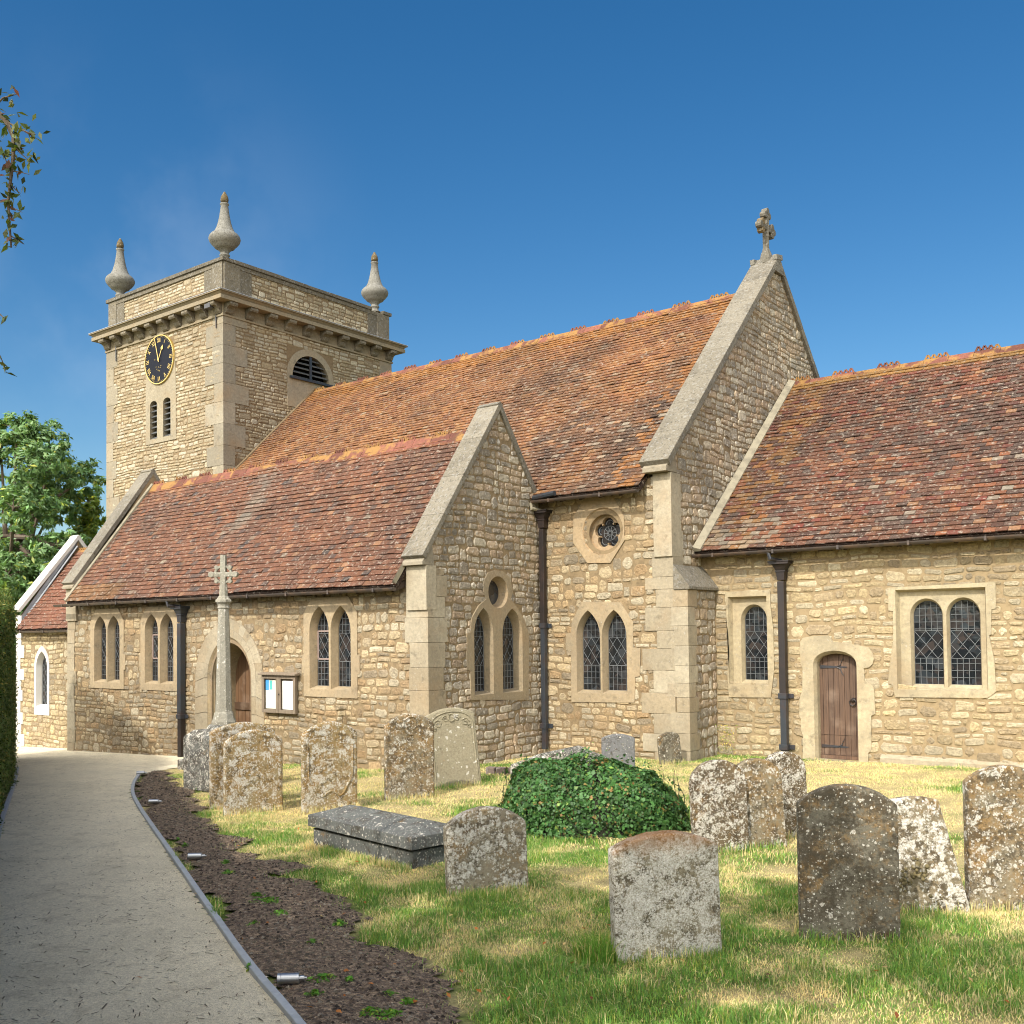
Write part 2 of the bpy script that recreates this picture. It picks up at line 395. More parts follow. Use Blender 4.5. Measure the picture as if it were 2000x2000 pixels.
def arch(u0, u1, zb, zs, zt, kind='pointed', n=9):
    """closed loop: bottom left, up the left side, over, down to bottom right"""
    c = (u0+u1)/2; a = (u1-u0)/2; h = zt-zs; L = []
    if kind == 'pointed':
        r = (a*a+h*h)/(2*a)
        for i in range(n+1):
            th = math.asin(min(1, h/r))*i/n; L.append((c-a+r-r*math.cos(th), zs+r*math.sin(th)))
    elif kind == 'round':
        for i in range(n+1):
            th = math.pi/2*i/n; L.append((c-a*math.cos(th), zs+h*math.sin(th)))
    elif kind == 'tudor':
        for i in range(n+1):
            th = math.pi/2*i/n; L.append((c-a*math.cos(th)**.85, zs+h*(math.sin(th)**.8*.86+.14*i/n)))
    right = [(2*c-x, z) for x, z in L[:-1]][::-1]
    return [(u0, zb)]+L+right+[(u1, zb)]
def inset_arch(u0, u1, zb, zs, zt, i, sill, kind='pointed', n=9):
    return arch(u0+i, u1-i, zb+sill, zs, zt-i*1.25, kind, n)
def inside(poly, x, y):
    c = False; n = len(poly)
    for i in range(n):
        x0, y0 = poly[i]; x1, y1 = poly[(i+1) % n]
        if (y0 > y) != (y1 > y) and x < (x1-x0)*(y-y0)/(y1-y0)+x0: c = not c
    return c
def leading(mb, fr, loop, n, pat=(.32, .36), cell=.085, wd=.0055):
    us = [p[0] for p in loop]; zs = [p[1] for p in loop]; u0, u1, z0, z1 = min(us), max(us), min(zs), max(zs)
    H = z1-z0; W = u1-u0
    def seg(a, b):
        K = 36; st = None; last = None
        for i in range(K+1):
            t = i/K; q = (a[0]+(b[0]-a[0])*t, a[1]+(b[1]-a[1])*t)
            if inside(loop, *q):
                if st is None: st = q
                last = q
            elif st is not None: bar(st, last); st = None
        if st is not None: bar(st, last)
    def bar(a, b):
        A, B = fr.p(a[0], a[1], n), fr.p(b[0], b[1], n); d = B-A; L = np.linalg.norm(d)
        if L < .01: return
        d = d/L; s = np.cross(d, fr.N); mb.obox((A+B)/2, d*L/2, s*wd/2, fr.N*.004)
    nv = max(2, round(W/cell)); cw = W/nv; ch = cw*1.25
    zl, zh = z0+H*pat[0], z0+H*(pat[0]+pat[1])
    for k in range(1, nv):
        seg((u0+k*cw, z0), (u0+k*cw, zl)); seg((u0+k*cw, zh), (u0+k*cw, z1))
    z = z0+ch
    while z < z1:
        if z < zl+.01 or z > zh-.01: seg((u0, z), (u1, z))
        z += ch
    seg((u0, zl), (u1, zl)); seg((u0, zh), (u1, zh))
    # diamonds
    dz = cw*1.5*2; hgt = zh-zl; rows = max(1, round(hgt/dz)); dz = hgt/rows
    sl_ = dz/(cw*2)
    for k in range(-rows*2-nv, nv*2+rows*2):
        a = (u0+k*cw*2, zl)
        for sg in (1, -1):
            # parametrised diagonal clipped to the band and the light
            t0, t1 = zl, zh
            b = (a[0]+sg*(zh-zl)/sl_, zh)
            K0 = max(0, min(1, 0)); segc(a, b, u0, u1, seg)
    for i in range(len(loop)): bar(loop[i], loop[(i+1) % len(loop)])
def segc(a, b, u0, u1, seg):
    dx = b[0]-a[0]
    if abs(dx) < 1e-9: return
    t0, t1 = sorted(((u0-a[0])/dx, (u1-a[0])/dx)); t0 = max(0, t0+1e-3); t1 = min(1, t1-1e-3)
    if t1 <= t0: return
    L = lambda t: (a[0]+(b[0]-a[0])*t, a[1]+(b[1]-a[1])*t)
    seg(L(t0), L(t1))
PROUD = .026
def window(parent, fr, outer, lights, name='window', kind='pointed', inset=.035, dep=.15, sill=.05, stone_m='ashlar', col=lin(206, 178, 128), rect=None, pat=(.32, .36), casement=(), extra_holes=(), cell=.085):
    """lights: list of (u0,u1,zb,zs,zt). Returns the window (its stone frame) with glass and leading under it"""
    mb = MB(); cs = MB(); GL = []
    n0 = PROUD
    if rect:                                   # square-headed outer recess first
        r0 = [(rect[0], rect[2]), (rect[0], rect[3]), (rect[1], rect[3]), (rect[1], rect[2])]
        flat_poly(mb, fr, outer, [r0]+list(extra_holes), n0, col)
        i_ = .035; r1 = [(rect[0]+i_, rect[2]+.02), (rect[0]+i_, rect[3]-i_), (rect[1]-i_, rect[3]-i_), (rect[1]-i_, rect[2]+.02)]
        loft(mb, fr, r0, n0, r1, -.09, col); n1 = -.09
        flat_poly(mb, fr, r1, [arch(*L, kind=kind) for L in lights], n1, col)
    else:
        flat_poly(mb, fr, outer, [arch(*L, kind=kind) for L in lights]+list(extra_holes), n0, col); n1 = n0
    loft(mb, fr, outer, n0, outer, -.01, col)
    for L in lights:
        a0 = arch(*L, kind=kind); a1 = inset_arch(*L, inset, sill, kind)
        loft(mb, fr, a0, n1, a1, n1-dep, col)
        a2 = a1; loft(mb, fr, a1, n1-dep, a2, n1-dep-.05, col)
        gl = MB(); ld = MB(); GL.append((gl, ld)); flat_poly(gl, fr, a2, (), n1-dep-.035); leading(ld, fr, a2, n1-dep-.028, pat, cell)
    for (u0, u1, za, zb_) in casement:
        for (p, q) in (((u0, za), (u1, za)), ((u0, zb_), (u1, zb_)), ((u0, za), (u0, zb_)), ((u1, za), (u1, zb_))):
            A, B = fr.p(*p, n1-dep-.02), fr.p(*q, n1-dep-.02); d = B-A; L_ = np.linalg.norm(d); d /= L_
            cs.obox((A+B)/2, d*L_/2, np.cross(d, fr.N)*.012, fr.N*.008)
    o = mb.build(name, M[stone_m], parent, bevel=.004)
    for gl, ld in GL: gl.build('glass', M['glass'], o); ld.build('leading', M['lead'], o)
    if cs.v: cs.build('casement_frame', M['casement'], o)
    return o
PAL_CH = [lin(204, 180, 130), lin(214, 192, 144), lin(190, 164, 112), lin(222, 204, 162), lin(182, 156, 112), lin(200, 184, 148), lin(172, 148, 108), lin(210, 182, 124)]
PAL_NV = [lin(204, 176, 124), lin(214, 188, 138), lin(196, 160, 102), lin(200, 184, 150), lin(186, 164, 124), lin(176, 138, 82), lin(212, 196, 160), lin(160, 142, 112)]
PAL_EG = [lin(176, 156, 118), lin(160, 142, 108), lin(186, 170, 134), lin(166, 130, 78), lin(148, 136, 112), lin(178, 144, 92), lin(140, 124, 98)]
PAL_TW = [lin(196, 176, 134), lin(184, 164, 122), lin(204, 188, 150), lin(174, 150, 108), lin(208, 196, 166), lin(182, 158, 110)]
ASH = [lin(202, 184, 146), lin(198, 180, 142), lin(208, 192, 156), lin(194, 172, 130)]
ASHW = [lin(182, 168, 138), lin(172, 160, 134), lin(192, 178, 148)]

# ------------------------------------------------------------------ the church
Z = EYE
T = dict(x0=-28.60, x1=-22.85, y0=17.33, y1=23.95, pt=10.454+Z, ct=9.404+Z)
NV = dict(x0=-22.85, x1=-8.44, y0=15.83, yr=20.63, zr=7.31+Z, ye=15.53, ze=2.503+Z, y1=25.43)
AI = dict(x0=-22.40, x1=-11.22, y0=12.59, yr=14.566, zr=3.761+Z, ye=12.29, ze=.807+Z)
CH = dict(x0=-8.44, x1=1.6, y0=16.92, yr=21.20, zr=5.31+Z, ye=16.62, ze=1.394+Z, y1=25.2)
church = empty('church', (-14.0, 15.8, float(gz(-14))))
tag(church, 'golden rubble stone parish church with square tower, tiled roofs and lean aisle behind the gravestones', 'church')

def quoins(parent, X, Y, z0, z1, sx, sy, L=(.46, .26), hh=(.26, .36), pal=ASH, mat='ashlar', p=.024, name='quoins', seed=1):
    rd = random.Random(seed); mb = MB(); z = z0; k = 0
    while z < z1:
        h_ = min(rd.uniform(*hh), z1-z)
        if h_ < .08: break
        la, lb = (L[0], L[1]) if k % 2 else (L[1], L[0])
        la *= rd.uniform(.85, 1.15); lb *= rd.uniform(.85, 1.15)
        c = rd.choice(pal); q = rd.uniform(.93, 1.06); pp = p+rd.uniform(-.0015, .0015)
        xs = sorted((X+pp*(-sx), X+sx*la)); ys = sorted((Y+pp*(-sy), Y+sy*lb))
        mb.box((xs[0], ys[0], z+.002), (xs[1], ys[1], z+h_-.002), tuple(x*q for x in c)); z += h_; k += 1
    return mb.build(name, M[mat], parent, bevel=.006)

# ---- tile roofs
def hsv(c, q): return tuple(min(1, x*q) for x in c)
def tiles(mb, x0, x1, P0, P1, colf, tw=.165, rv=.118, seed=0, th=.017, edge=None):
    """P0=(y,z) eave, P1=(y,z) ridge"""
    rd = random.Random(seed)
    e = V(0, P1[0]-P0[0], P1[1]-P0[1]); L = np.linalg.norm(e); e /= L; nrm = np.cross(V(1, 0, 0), e); nrm *= 1 if nrm[2] > 0 else -1
    base = V(0, P0[0], P0[1]); rows = int(L/rv)
    for r in range(rows):
        off = (tw/2 if r % 2 else 0)+rd.uniform(-.01, .01); x = x0-off; v0 = r*rv-.02
        sag = .0
        while x < x1:
            a, b = max(x, x0), min(x+tw, x1)
            if b-a > .02:
                g = .0025; lift = .034+rd.uniform(-.005, .007)+(0.012 if rd.random() < .05 else 0); tl = rd.uniform(-.004, .004)
                vv = v0+rd.uniform(-.006, .006)
                u_ = [a+g, b-g]
                wv = .022*(vn(np.array((a+seed)*.5), np.array(r*.13))-.5)*2
                def P(xx, v, n_): return V(xx, 0, 0)+base+e*v+nrm*(n_+wv)
                skew = rd.uniform(-.004, .004)
                vs = [P(u_[0], vv+skew, lift+tl), P(u_[1], vv-skew, lift-tl), P(u_[1], vv+rv+.03, .012), P(u_[0], vv+rv+.03, .012),
                      P(u_[0], vv+skew, lift+tl-th), P(u_[1], vv-skew, lift-tl-th)]
                mb.add(vs, [(0, 1, 2, 3), (4, 5, 1, 0), (0, 3, 4), (1, 5, 2)], colf((a+b)/2, r/rows, rd))
            x += tw
def roof(parent, x0, x1, P0, P1, Pn, colf, name='roof', seed=0, rv=.118, tw=.165):
    mb = MB(); tiles(mb, x0, x1, P0, P1, colf, seed=seed, rv=rv, tw=tw)
    dk = lin(70, 48, 38)
    mb.prism([(x0+.01, P0[0], P0[1]-.03), (x0+.01, P1[0], P1[1]-.02), (x0+.01, P1[0], P1[1]-.12), (x0+.01, P0[0]+.05, P0[1]-.08)], (x1-x0-.02, 0, 0), dk)
    # far slope: a tiled sheet with coarser courses
    if Pn:
        tiles(mb, x0, x1, Pn, P1, colf, seed=seed+5, rv=.24, tw=.5)
        mb.prism([(x0+.01, Pn[0], Pn[1]-.03), (x0+.01, P1[0], P1[1]-.02), (x0+.01, P1[0], P1[1]-.12), (x0+.01, Pn[0], Pn[1]-.12)], (x1-x0-.02, 0, 0), dk)
    return mb.build(name, M['tile'], parent)
def ridge(parent, x0, x1, y, z, crest_every=2, seed=0, L=.46, hgt=.075, s=1.0, slope=45):
    mb = MB(); rd = random.Random(seed); x = x0; k = 0
    sl_ = math.tan(R(slope))
    while x < x1-.05:
        xe = min(x+L, x1); c = hsv(lin(170, 96, 70), rd.uniform(.6, 1.15)); t = .15*s
        zz = z+rd.uniform(-.006, .006)
        o = [(x+.004, y-t, zz-t*sl_+.05), (x+.004, y-.03, zz+.055), (x+.004, y+.03, zz+.055), (x+.004, y+t, zz-t*sl_+.05), (x+.004, y+t-.02, zz-t*sl_+.02), (x+.004, y, zz+.01), (x+.004, y-t+.02, zz-t*sl_+.02)]
        mb.prism(o, (xe-x-.008, 0, 0), c)
        if k % crest_every == 0 and xe-x > .3:
            n = 4; ww = (xe-x-.02)/n
            for q in range(n):
                cx = x+.01+ww*(q+.5); hp = hgt*rd.uniform(.9, 1.1)
                # little pierced triangle: two slanted bars on a low strip
                for sg in (-1, 1):
                    mb.obox((cx+sg*ww*.27, y, zz+.055+hp*.48), V(sg*ww*.24, 0, -hp*.5), V(0, .012, 0), V(hp*.16, 0, sg*ww*.10), c)
            mb.box((x+.01, y-.013, zz+.05), (xe-.01, y+.013, zz+.068), c)
        x = xe; k += 1
    return mb.build('ridge_tiles', M['ridge'], parent)
def pick(rd, tbl, soft=.38):
    t = rd.random(); s = 0; mean = tuple(sum(p*c[i] for p, c in tbl)/sum(p for p, c in tbl) for i in range(3)); out = tbl[-1][1]
    for p, c in tbl:
        s += p
        if t < s: out = c; break
    k = soft if rd.random() < .85 else soft*.4
    return tuple(a*(1-k)+b_*k for a, b_ in zip(out, mean))
def col_aisle(x, v, rd):
    t = [(.52, lin(152, 96, 70)), (.2, lin(134, 86, 66)), (.1, lin(172, 110, 76)), (.04, lin(200, 146, 108)), (.01, lin(172, 156, 138)), (.06, lin(110, 76, 62)), (.02, lin(90, 86, 88))]
    c = pick(rd, t); q = rd.uniform(.82, 1.14)
    n_ = float(vn.fbm((x+50)*.35, v*3.0))
    bd = math.exp(-((x+17.35+.25*math.sin(v*7))/.34)**2)*min(1, max(0, (v-.28)*4))*min(1, (1.02-v)*8)*rd.uniform(.2, 1.1)
    if bd > .12: c = tuple(a*(1-min(.75, bd*.8))+b*min(.75, bd*.8) for a, b in zip(c, lin(168, 152, 138)))
    bd = math.exp(-((x+16.75+.3*math.sin(v*9))/.4)**2)*min(1, max(0, (v-.25)*4))*min(1, max(0, (.75-v)*6))*rd.uniform(.3, 1)
    c = tuple(a*(1-bd*.5)+b*bd*.5 for a, b in zip(c, lin(96, 80, 74)))
    if n_ > .62: c = tuple(a*.6+b*.4 for a, b in zip(c, lin(104, 78, 68)))
    if v < .12 and x < -20: c = tuple(a*.6+b*.4 for a, b in zip(c, lin(170, 122, 60)))
    if v > .93: c = tuple(a*.5+b*.5 for a, b in zip(c, lin(188, 112, 62)))
    return hsv(c, q)
def col_nave(x, v, rd):
    t = [(.55, lin(190, 126, 76)), (.22, lin(174, 110, 70)), (.1, lin(206, 148, 92)), (.02, lin(204, 176, 148)), (.06, lin(150, 90, 64))]
    c = pick(rd, t); q = rd.uniform(.86, 1.14)
    # dark, lichen-spotted area on the eastern half
    d = float(vn2.fbm((x+40)*.45, v*3.2+2))
    east = min(1, max(0, (x+16.5)/5.5))*min(1, max(0, (1.05-v)/.2))*(1 if x < -9.3 or v > .3 else .7)
    f = min(1, max(0, (d-.34)*3.6))*east
    dk = pick(rd, [(.58, lin(104, 78, 64)), (.24, lin(124, 94, 76)), (.07, lin(200, 182, 162)), (.08, lin(168, 108, 74)), (.03, lin(208, 160, 124))], .2); k_ = min(1, f*rd.uniform(.75, 1.25)); c = tuple(a*(1-k_)+b_*k_ for a, b_ in zip(c, dk))
    if v > .9: c = tuple(a*.5+b*.5 for a, b in zip(c, lin(206, 134, 40)))
    if x > -9.6 and rd.random() < .5: c = tuple(a*.5+b*.5 for a, b in zip(c, lin(214, 134, 48)))
    return hsv(c, q)
def col_chancel(x, v, rd):
    d = float(vn3.fbm((x+40)*.5, v*2.6)); up_ = 1 if v > .8 else 0
    t = [(.30, lin(148, 94, 70)), (.18, lin(126, 84, 68)), (.18-.1*up_, lin(106, 92, 86)), (.12+.1*up_, lin(182, 110, 72)), (.05, lin(204, 150, 108)), (.01, lin(186, 174, 158)), (.08, lin(92, 64, 56)), (.06, lin(150, 70, 58))]
    c = pick(rd, t); q = rd.uniform(.85, 1.14)
    if d > .56 and rd.random() < .6: c = tuple(a*.45+b*.55 for a, b in zip(c, lin(96, 76, 70)))
    if x < -7.4 and rd.random() < .55: c = tuple(a*.5+b*.5 for a, b in zip(c, lin(196, 138, 66)))
    if x < -7.0 and v < .14 and rd.random() < .45: c = tuple(a*.5+b*.5 for a, b in zip(c, lin(196, 182, 162)))
    if v > .95: c = tuple(a*.4+b*.6 for a, b in zip(c, lin(206, 150, 60)))
    return hsv(c, q)
def col_annex(x, v, rd): return hsv(pick(rd, [(.6, lin(166, 100, 74)), (.3, lin(176, 112, 84)), (.1, lin(148, 88, 66))]), rd.uniform(.9, 1.1))

def coping(parent, x0, x1, pts, th=.10, mat='ashlar_worn', pal=ASHW, name='gable_coping', blocks=.9, seed=3):
    """sloping stones from pts[0]=(y,z) kneeler to apex to far foot, lying on a gable between x0 and x1"""
    rd = random.Random(seed); mb = MB()
    for a, b in zip(pts[:-1], pts[1:]):
        a, b = V(0, *a), V(0, *b); d = b-a; L = np.linalg.norm(d); d /= L; nrm = np.cross(V(1, 0, 0), d); nrm *= 1 if nrm[2] > 0 else -1
        n = max(1, round(L/blocks))
        for k in range(n):
            s0, s1 = L*k/n+.002, L*(k+1)/n-.002; c = hsv(rd.choice(pal), rd.uniform(.95, 1.05)); e = rd.uniform(-.002, .002)
            q = [a+d*s0-nrm*th, a+d*s1-nrm*th, a+d*s1, a+d*s0]
            mb.prism([V(x0+e, 0, 0)+p for p in q], (x1-x0-2*e, 0, 0), c)
    return mb.build(name, M[mat], parent, bevel=.008)
def gable_span(y0, z0, yr, zr, y1, z1, zlow0=None, lo=None, hi=None):
    """interval of u(=y) inside the gable outline at height z"""
    lo = y0 if lo is None else lo; hi = y1 if hi is None else hi
    def f(z):
        a = lo if z <= z0 else y0+(yr-y0)*(z-z0)/(zr-z0); b = hi if z <= z1 else y1+(yr-y1)*(z-z1)/(zr-z1)
        a = max(a, lo); b = min(b, hi)
        return [(a, b)] if b-a > .05 else []
    return f

# ---------------- tower
tb = MB(); gT = float(gz(-25))-.2
fS, fE = frS(T['y0']), frE(T['x1'])
lou = [uzS(T['y0'], [dA(711, 1175), dA(744, 1343)]), uzS(T['y0'], [dA(773, 1155), dA(808, 1326)])]
L1 = (lou[0][0][0], lou[0][1][0], lou[0][1][1], lou[0][0][1]-.10, lou[0][0][1]+.02)
L2 = (lou[1][0][0], lou[1][1][0], lou[0][1][1], lou[0][0][1]-.10, lou[0][0][1]+.02)
bel = (19.78, 21.22, 7.60+Z, 7.62+Z, 8.32+Z)
core = MB()
flat_poly(core, fS, [(T['x0'], gT), (T['x1'], gT), (T['x1'], T['ct']), (T['x0'], T['ct'])], [arch(*L1, kind='round'), arch(*L2, kind='round')], 0)
flat_poly(core, fE, [(T['y0'], gT), (T['y1'], gT), (T['y1'], T['ct']), (T['y0'], T['ct'])], [arch(*bel, kind='round')], 0)
core.add([(T['x0'], T['y0'], gT), (T['x0'], T['y1'], gT), (T['x1'], T['y1'], gT), (T['x0'], T['y0'], T['ct']), (T['x0'], T['y1'], T['ct']), (T['x1'], T['y1'], T['ct'])], [(0, 3, 4, 1), (1, 4, 5, 2)])
core.box((T['x0']+.3, T['y0']+.6, gT), (T['x1']-.6, T['y1']-.3, T['ct']-.2))
tw_o = core.build('tower_wall', M['mortar_tower'], church)
st = MB()
rubble(st, fS, 4.0, T['ct']-.35, lambda z: [(T['x0']+.1, T['x1']-.1)], [(L1[0]-.08, L2[1]+.12, L1[2]-.08, 8.6+Z)], h=(.07, .12), wd=(.14, .42), pal=PAL_TW, prot=(.004, .024), wob=.01, seed=11, gap=.012)
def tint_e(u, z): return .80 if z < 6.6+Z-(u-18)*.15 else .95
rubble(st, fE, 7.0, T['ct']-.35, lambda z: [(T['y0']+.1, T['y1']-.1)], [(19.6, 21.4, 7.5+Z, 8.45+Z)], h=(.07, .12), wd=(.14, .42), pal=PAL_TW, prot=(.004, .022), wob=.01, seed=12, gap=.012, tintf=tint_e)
st.build('stonework', M['rubble_tower'], tw_o)
quoins(tw_o, T['x1'], T['y0'], 4, T['ct']-.30, -1, 1, L=(.78, .40), hh=(.5, .62), pal=ASHW, seed=4)
quoins(tw_o, T['x0'], T['y0'], 3, T['ct']-.30, 1, 1, L=(.62, .34), hh=(.5, .62), pal=ASHW, seed=5)
quoins(tw_o, T['x1'], T['y1'], 8, T['ct']-.30, -1, -1, L=(.6, .5), hh=(.5, .62), pal=ASHW, seed=6)
# cornice, built as nested rings with mitred corners
def ringbox(mb, e0, z0, z1, col, e1=None):
    e1 = e0 if e1 is None else e1
    mb.add([(T['x0']-e0, T['y0']-e0, z0), (T['x1']+e0, T['y0']-e0, z0), (T['x1']+e0, T['y1']+e0, z0), (T['x0']-e0, T['y1']+e0, z0),
            (T['x0']-e1, T['y0']-e1, z1), (T['x1']+e1, T['y0']-e1, z1), (T['x1']+e1, T['y1']+e1, z1), (T['x0']-e1, T['y1']+e1, z1)], BOXF, col)
cz = T['ct']; co = MB(); cc = lin(176, 158, 122)
ringbox(co, .055, cz-.60, cz-.54, cc); ringbox(co, .035, cz-.54, cz-.24, hsv(cc, .9)); ringbox(co, .34, cz-.24, cz-.13, cc); ringbox(co, .30, cz-.128, cz-.05, hsv(cc, .92), .37); ringbox(co, .40, cz-.05, cz-.012, hsv(cc, .8))
cor = co.build('tower_cornice', M['ashlar'], church, bevel=.006)
mb = MB()
def modil(c, n_, s_):                          # scrolled bracket under the cornice
    c = V(*c); n_ = V(*n_); s_ = V(*s_); zz = V(0, 0, 1)
    pr = [(0.03, -.30), (.03, -.02), (.31, -.02), (.32, -.09), (.29, -.13), (.22, -.14), (.15, -.19), (.12, -.27), (.08, -.31)]
    pts = [c-s_*.13+n_*a+zz*b for a, b in pr]; q = MB(); q.prism(pts, s_*.26, hsv(cc, random.uniform(.85, 1.1))); q.build('modillion', M['ashlar_worn'], cor, bevel=.006)
for k in range(10):
    t = T['x0']+.14+(T['x1']-T['x0']-.28)*k/9; modil((t, T['y0'], cz-.225), (0, -1, 0), (1, 0, 0))
for k in range(10):
    t = T['y0']+.14+(T['y1']-T['y0']-.28)*k/9; modil((T['x1'], t, cz-.225), (1, 0, 0), (0, 1, 0))
mb = MB(); ringbox(mb, .41, cz-.011, cz+.004, (1, 1, 1), .405); ringbox(mb, .39, cz+.0045, cz+.05, (1, 1, 1), .02); mb.build('lead_capping', M['leadflash'], cor)
# parapet with sunk panels
pp = MB(); pt = T['pt']; pe = -.05
pp.box((T['x0']-pe, T['y0']-pe, cz), (T['x1']+pe, T['y1']+pe, pt-.10)); par_o = pp.build('tower_parapet', M['mortar_tower'], church)
sp = MB(); fSp, fEp = frS(T['y0']+.05), frE(T['x1']-.05)
rubble(sp, fSp, cz+.05, pt-.12, lambda z: [(T['x0']+.45, T['x1']-.35)], h=(.07, .12), wd=(.14, .4), pal=PAL_TW, wob=.006, seed=14)
rubble(sp, fEp, cz+.05, pt-.12, lambda z: [(T['y0']+.6, T['y1']-.6)], h=(.07, .12), wd=(.14, .4), pal=PAL_TW, wob=.006, seed=15)
sp.build('stonework', M['rubble_tower'], par_o)
fm = MB(); a_ = lin(176, 160, 126)
for (fr_, u0, u1, wa) in ((fSp, T['x0']+.05, T['x1']-.05, .42), (fEp, T['y0']+.05, T['y1']-.05, .55)):
    def fb(ua, ub, za, zb_, n_, c): 
        P0, P1 = fr_.p(ua, za, -.02), fr_.p(ub, zb_, n_); fm.box(np.minimum(P0, P1), np.maximum(P0, P1), c)
    fb(u0, u0+wa, cz+.04, pt-.101, .050, a_); fb(u1-wa, u1, cz+.04, pt-.101, .050, hsv(a_, .93))
    fb(u0+wa+.003, u1-wa-.003, pt-.22, pt-.103, .046, hsv(a_, .85)); fb(u0+wa+.003, u0+wa+.4, cz+.04, pt-.225, .034, hsv(a_, .8)); fb(u1-wa-.4, u1-wa-.003, cz+.04, pt-.225, .034, hsv(a_, .8))
fm.build('parapet_dressings', M['ashlar_worn'], par_o, bevel=.006)
cp = MB(); x = T['x0']-.05
rd = random.Random(2)
for (u0, u1, ax) in ((T['x0']-.04, T['x1']+.04, 0), (T['y0']+.36, T['y1']+.04, 1)):
    n = 7
    for k in range(n):
        a, b = u0+(u1-u0)*k/n+.003, u0+(u1-u0)*(k+1)/n-.003; dz = rd.uniform(-.008, .008); c = hsv(lin(150, 138, 112), rd.uniform(.85, 1.1))
        if ax == 0:
            cp.box((a, T['y0']-.04, pt-.099), (b, T['y0']+.355, pt+dz), c); cp.box((a, T['y1']-.36, pt-.099), (b, T['y1']+.04, pt+dz), c)
        elif b < T['y1']-.3:
            cp.box((T['x1']-.36, a, pt-.099), (T['x1']+.04, b, pt+dz), c); cp.box((T['x0']-.04, a, pt-.099), (T['x0']+.36, b, pt+dz), c)
cp.build('parapet_coping', M['ashlar_worn'], par_o, bevel=.008)
def finial(x, y, z, H):
    s = H/1.93; f = MB()
    prof = [(.17, 0), (.17, .03), (.12, .06), (.11, .14), (.14, .16), (.14, .19), (.11, .21), (.125, .27), (.20, .35), (.27, .38), (.285, .41), (.35, .47), (.41, .55), (.43, .62), (.41, .69), (.36, .75), (.29, .80), (.27, .83), (.22, .93), (.175, 1.08), (.14, 1.25), (.115, 1.42), (.10, 1.55), (.12, 1.57), (.12, 1.60)]
    f.lathe((x, y, z), [(a*s*1.0, b*s) for a, b in prof], 28, lin(186, 182, 166))
    o = f.build('finial', M['ashlar_worn'], church, smooth=True)
    g = MB(); g.lathe((x, y, z), [(.10*s, 1.631*s), (.112*s, 1.70*s), (.095*s, 1.80*s), (.05*s, 1.88*s), (.02*s, 1.93*s)], 8, lin(150, 120, 40)); g.build('flame_tip', M['ashlar_worn'], o, smooth=True)
for (x, y) in ((T['x1']-.25, T['y0']+.25), (T['x0']+.30, T['y0']+.25), (T['x1']-.25, T['y1']-.45)): finial(x, y, pt-.03, 1.98)
# south louvred lights with smooth stone panel
sp_o = [(L1[0]-.22, L1[2]-.14), (L1[0]-.22, L1[4]+.25), (L1[0]-.18, 8.2+Z), (L2[1]+.22, 8.2+Z), (L2[1]+.26, L1[4]+.25), (L2[1]+.26, L1[2]-.14)]
def louvred(fr_, outer, lights, n, kind, name='louvred_opening'):
    mb = MB(); flat_poly(mb, fr_, outer, [arch(*L, kind=kind) for L in lights], PROUD, lin(188, 172, 138)); loft(mb, fr_, outer, PROUD, outer, -.01, lin(188, 172, 138))
    bk = MB(); LV = []
    for L in lights:
        lv = MB(); LV.append(lv)
        a0 = arch(*L, kind=kind); loft(mb, fr_, a0, PROUD, a0, -.22, lin(150, 136, 108)); flat_poly(bk, fr_, a0, (), -.215)
        for k in range(n):
            zc = L[2]+(L[4]-L[2])*(k+.35)/n
            if kind == 'round' and zc > L[3]:
                a = (L[1]-L[0])/2; hw = a*math.sqrt(max(0, 1-((zc-L[3])/(L[4]-L[3]))**2))-.01
            else: hw = (L[1]-L[0])/2-.01
            if hw < .06: continue
            c = (L[0]+L[1])/2; P = fr_.p(c, zc, -.08); dd = fr_.N*.075-V(0, 0, .045); lv.obox(P, fr_.U*hw, dd, np.cross(fr_.U, dd)/np.linalg.norm(dd)*.009)
    o = mb.build(name, M['ashlar'], church, bevel=.004); bk.build('dark_interior', M['black'], o); [lv.build('louvres', M['louvre'], o) for lv in LV]; return o
louvred(fS, sp_o, [L1, L2], 7, 'round')
bo = arch(bel[0]-.2, bel[1]+.2, bel[2]-.9, bel[3]+.02, bel[4]+.2, 'round')
lo_ = louvred(fE, bo, [bel], 5, 'round')
mb = MB(); mb.box((T['x1']+.01, bel[0]-.12, bel[2]-.07), (T['x1']+.10, bel[1]+.1, bel[2]-.005)); mb.box((T['x1']-.02, 20.46, bel[2]), (T['x1']+.02, 20.54, bel[4]-.02)); mb.build('frame', M['iron'], lo_)
# clock
ck = MB(); CXc, CZc, CR = -25.77, 8.10+Z, .72; yf = T['y0']-.075
fc = Fr((CXc, T['y0'], CZc), (1, 0, 0), (0, -1, 0))
cir = lambda r, n=48: [(r*math.cos(2*math.pi*i/n), r*math.sin(2*math.pi*i/n)) for i in range(n)]
flat_poly(ck, fc, cir(CR-.03), (), .06); loft(ck, fc, cir(CR-.03), .06, cir(CR-.03), .0)
clock = ck.build('clock', M['clockface'], church)
g = MB(); flat_poly(g, fc, cir(CR), [cir(CR-.028)], .075); loft(g, fc, cir(CR), .075, cir(CR), .0); loft(g, fc, cir(CR-.028), .075, cir(CR-.028), .06)
g.build('rim', M['gold'], clock)
g = MB()
def cbar(p, q, wd, n_=.066):
    A, B = fc.p(p[0], p[1], n_), fc.p(q[0], q[1], n_); d = B-A; L_ = np.linalg.norm(d); d = d/L_; g.obox((A+B)/2, d*L_/2, np.cross(d, fc.N)*wd/2, fc.N*.003)
